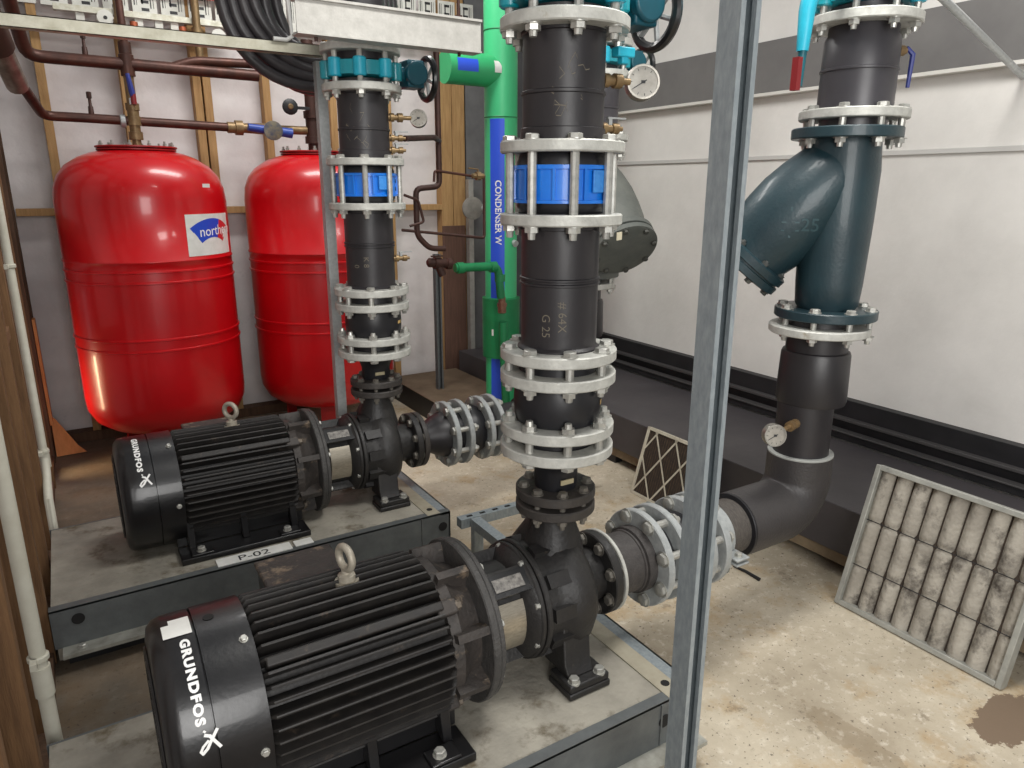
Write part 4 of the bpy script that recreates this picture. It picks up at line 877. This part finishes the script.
# ------------------------------------------------------------------ air filters
def leaning(base, top, y0):
    """frame: U along -Y, W up the lean, N outward (towards the room)"""
    B0 = V((base[0], y0, base[1])); T0 = V((top[0], y0, top[1])); W = (T0-B0); L_ = W.length; W.normalize(); U = V((0,-1,0)); N_ = U.cross(W).normalized()
    if N_.x > 0: N_ = -N_
    return B0, U, W, N_, L_
B0, U, W, N_, L_ = leaning((2.29,.0), (2.441,.52), 1.381)
wd = .575; th = .045
t = thing('pleated_filter', tuple(B0), 'large grimy pleated air filter leaning on the black duct box', 'filter')
Rm = Matrix((U, W, N_)).transposed()
def lb_(b, u0, u1, w0, w1, n0, n1): 
    c = B0+U*(u0+u1)/2+W*(w0+w1)/2+N_*(n0+n1)/2; b.box(c, (u1-u0, w1-w0, n1-n0), Rm)
B0 = B0+W*0.0
for nm, a in (('frame_side',(0,.018,0,L_)),('frame_side',(wd-.018,wd,0,L_)),('frame_top',(.018,wd-.018,L_-.018,L_)),('frame_bottom',(.018,wd-.018,0,.018))):
    b = MB(); lb_(b, *a, -th+.02, .02); b.build(nm, frame_al, t, bevel=.002)
b = MB(); nu, nv = 160, 40; g = []
for i in range(nu+1):
    row = []; u = .018+(wd-.036)*i/nu; ph = (i/nu*8.5+.2) % 1
    for j in range(nv+1):
        w_ = .018+(L_-.036)*j/nv; hgt = (.034*abs(math.sin(PI*ph))**.6-.024) + noise.noise(V((u*30,w_*30,1)))*.0015
        for wz in (.30,.62): hgt -= .012*math.exp(-((w_/L_-wz)/.012)**2)
        row.append(b.bm.verts.new(B0+U*u+W*w_+N_*hgt))
    g.append(row)
for i in range(nu):
    for j in range(nv): b.face((g[i][j], g[i+1][j], g[i+1][j+1], g[i][j+1]))
b.build('pleated_media', fabric, t, smooth=80)
b = MB(); lb_(b, .018, wd-.018, .018, L_-.018, -th+.022, -.014); b.build('backing', dmedia, t)
b = MB()
for wz in (.30,.62):
    p = [B0+U*(.018+(wd-.036)*i/20)+W*L_*wz+N_*.006 for i in range(21)]; b.tube(p, .0016, 6)
b.build('retaining_wire', blackrail, t)
B0, U, W, N_, L_ = leaning((2.29,.0), (2.39,.335), 2.55); wd = .42; th = .03
Rm = Matrix((U, W, N_)).transposed()
t = thing('lattice_filter', tuple(B0), 'small dark air filter with white diagonal lattice leaning beside the post', 'filter')
b = MB(); lb_(b, .012, wd-.012, .012, L_-.012, -.02, .0); b.build('media', dmedia, t)
b = MB()
for a in ((0,.013,0,L_),(wd-.013,wd,0,L_),(0,wd,L_-.013,L_),(0,wd,0,.013)): lb_(b, *a, -.022, .008)
b.build('card_frame', card, t)
fn = lambda u, v: B0+U*u+W*v+N_*.0045
b = MB()
for k in range(-5,8):
    for s in (1,-1):
        u0, v0 = k*.135, 0; u1, v1 = u0+s*L_*.62, L_
        # clip to the frame
        def cl(ua, va, ub, vb):
            pts = []
            for tt in [i/40 for i in range(41)]:
                uu = ua+(ub-ua)*tt; vv = va+(vb-va)*tt
                if .005 <= uu <= wd-.005: pts.append((uu, vv))
            return (pts[0], pts[-1]) if len(pts) > 1 else None
        c_ = cl(u0, v0, u1, v1)
        if c_: stroke(b, list(c_), .0095, fn)
b.build('lattice', card, t)
b = MB()
for k in range(26):
    u = .02+k*.0155; stroke(b, [(u,.012),(u,L_-.012)], .005, lambda u_, v_: B0+U*u_+W*v_+N_*.0012)
b.build('pleats', mat('pleat_brown', (92,74,58), .9, 0, (52,44,38), 40, .8), t)

# ------------------------------------------------------------------ lights
def area(name, loc, target, sx, sy, power, col):
    l = bpy.data.lights.new(name, 'AREA'); l.shape = 'RECTANGLE'; l.size = sx; l.size_y = sy; l.energy = power; l.color = col
    o = bpy.data.objects.new(name, l); C.objects.link(o); o.location = loc; o.rotation_euler = (V(target)-V(loc)).to_track_quat('-Z', 'Y').to_euler(); return o
area('ceiling_light', (1.6,1.2,3.1), (1.6,1.25,0), 1.4, .6, 46, (1,.98,.94))
area('ceiling_light', (1.3,3.6,3.2), (1.3,3.9,0), 1.3, .4, 28, (1,.98,.95))
area('doorway_daylight', (-.2,-2.2,1.9), (1.3,2.0,.8), 2.0, 2.0, 95, (1,.985,.96))
area('gap_daylight', (XL-.12,4.32,.36), (.3,4.25,.2), .42, .07, 3.2, (1,.72,.42)).rotation_euler.rotate_axis('Z', PI/2)
w = bpy.data.worlds.new('World'); bpy.context.scene.world = w; w.use_nodes = True
w.node_tree.nodes['Background'].inputs[0].default_value = (.93,.96,1,1); w.node_tree.nodes['Background'].inputs[1].default_value = .24

# ------------------------------------------------------------------ camera
cam = bpy.data.cameras.new('Camera'); co = bpy.data.objects.new('Camera', cam); C.objects.link(co)
cam.sensor_width = 36; cam.lens = 36*715.5/1024; cam.clip_start = .02
pi_, ya_, ro_ = rad(15.42), rad(31.69), rad(-.16)
F = V((math.sin(ya_)*math.cos(pi_), math.cos(ya_)*math.cos(pi_), -math.sin(pi_))); r0 = V((math.cos(ya_), -math.sin(ya_), 0)); d0 = F.cross(r0)
r_ = r0*math.cos(ro_)+d0*math.sin(ro_); d_ = -r0*math.sin(ro_)+d0*math.cos(ro_)
co.matrix_world = Matrix((r_, -d_, -F)).transposed().to_4x4(); co.location = (0,0,1.5)
sc = bpy.context.scene; sc.camera = co
sc.view_settings.view_transform = 'Standard'; sc.view_settings.look = 'None'; sc.view_settings.gamma = 1; sc.view_settings.exposure = 0.4; sc.view_settings.use_curve_mapping = False
for o in list(bpy.data.objects):
    if '_o' in o: del o['_o']
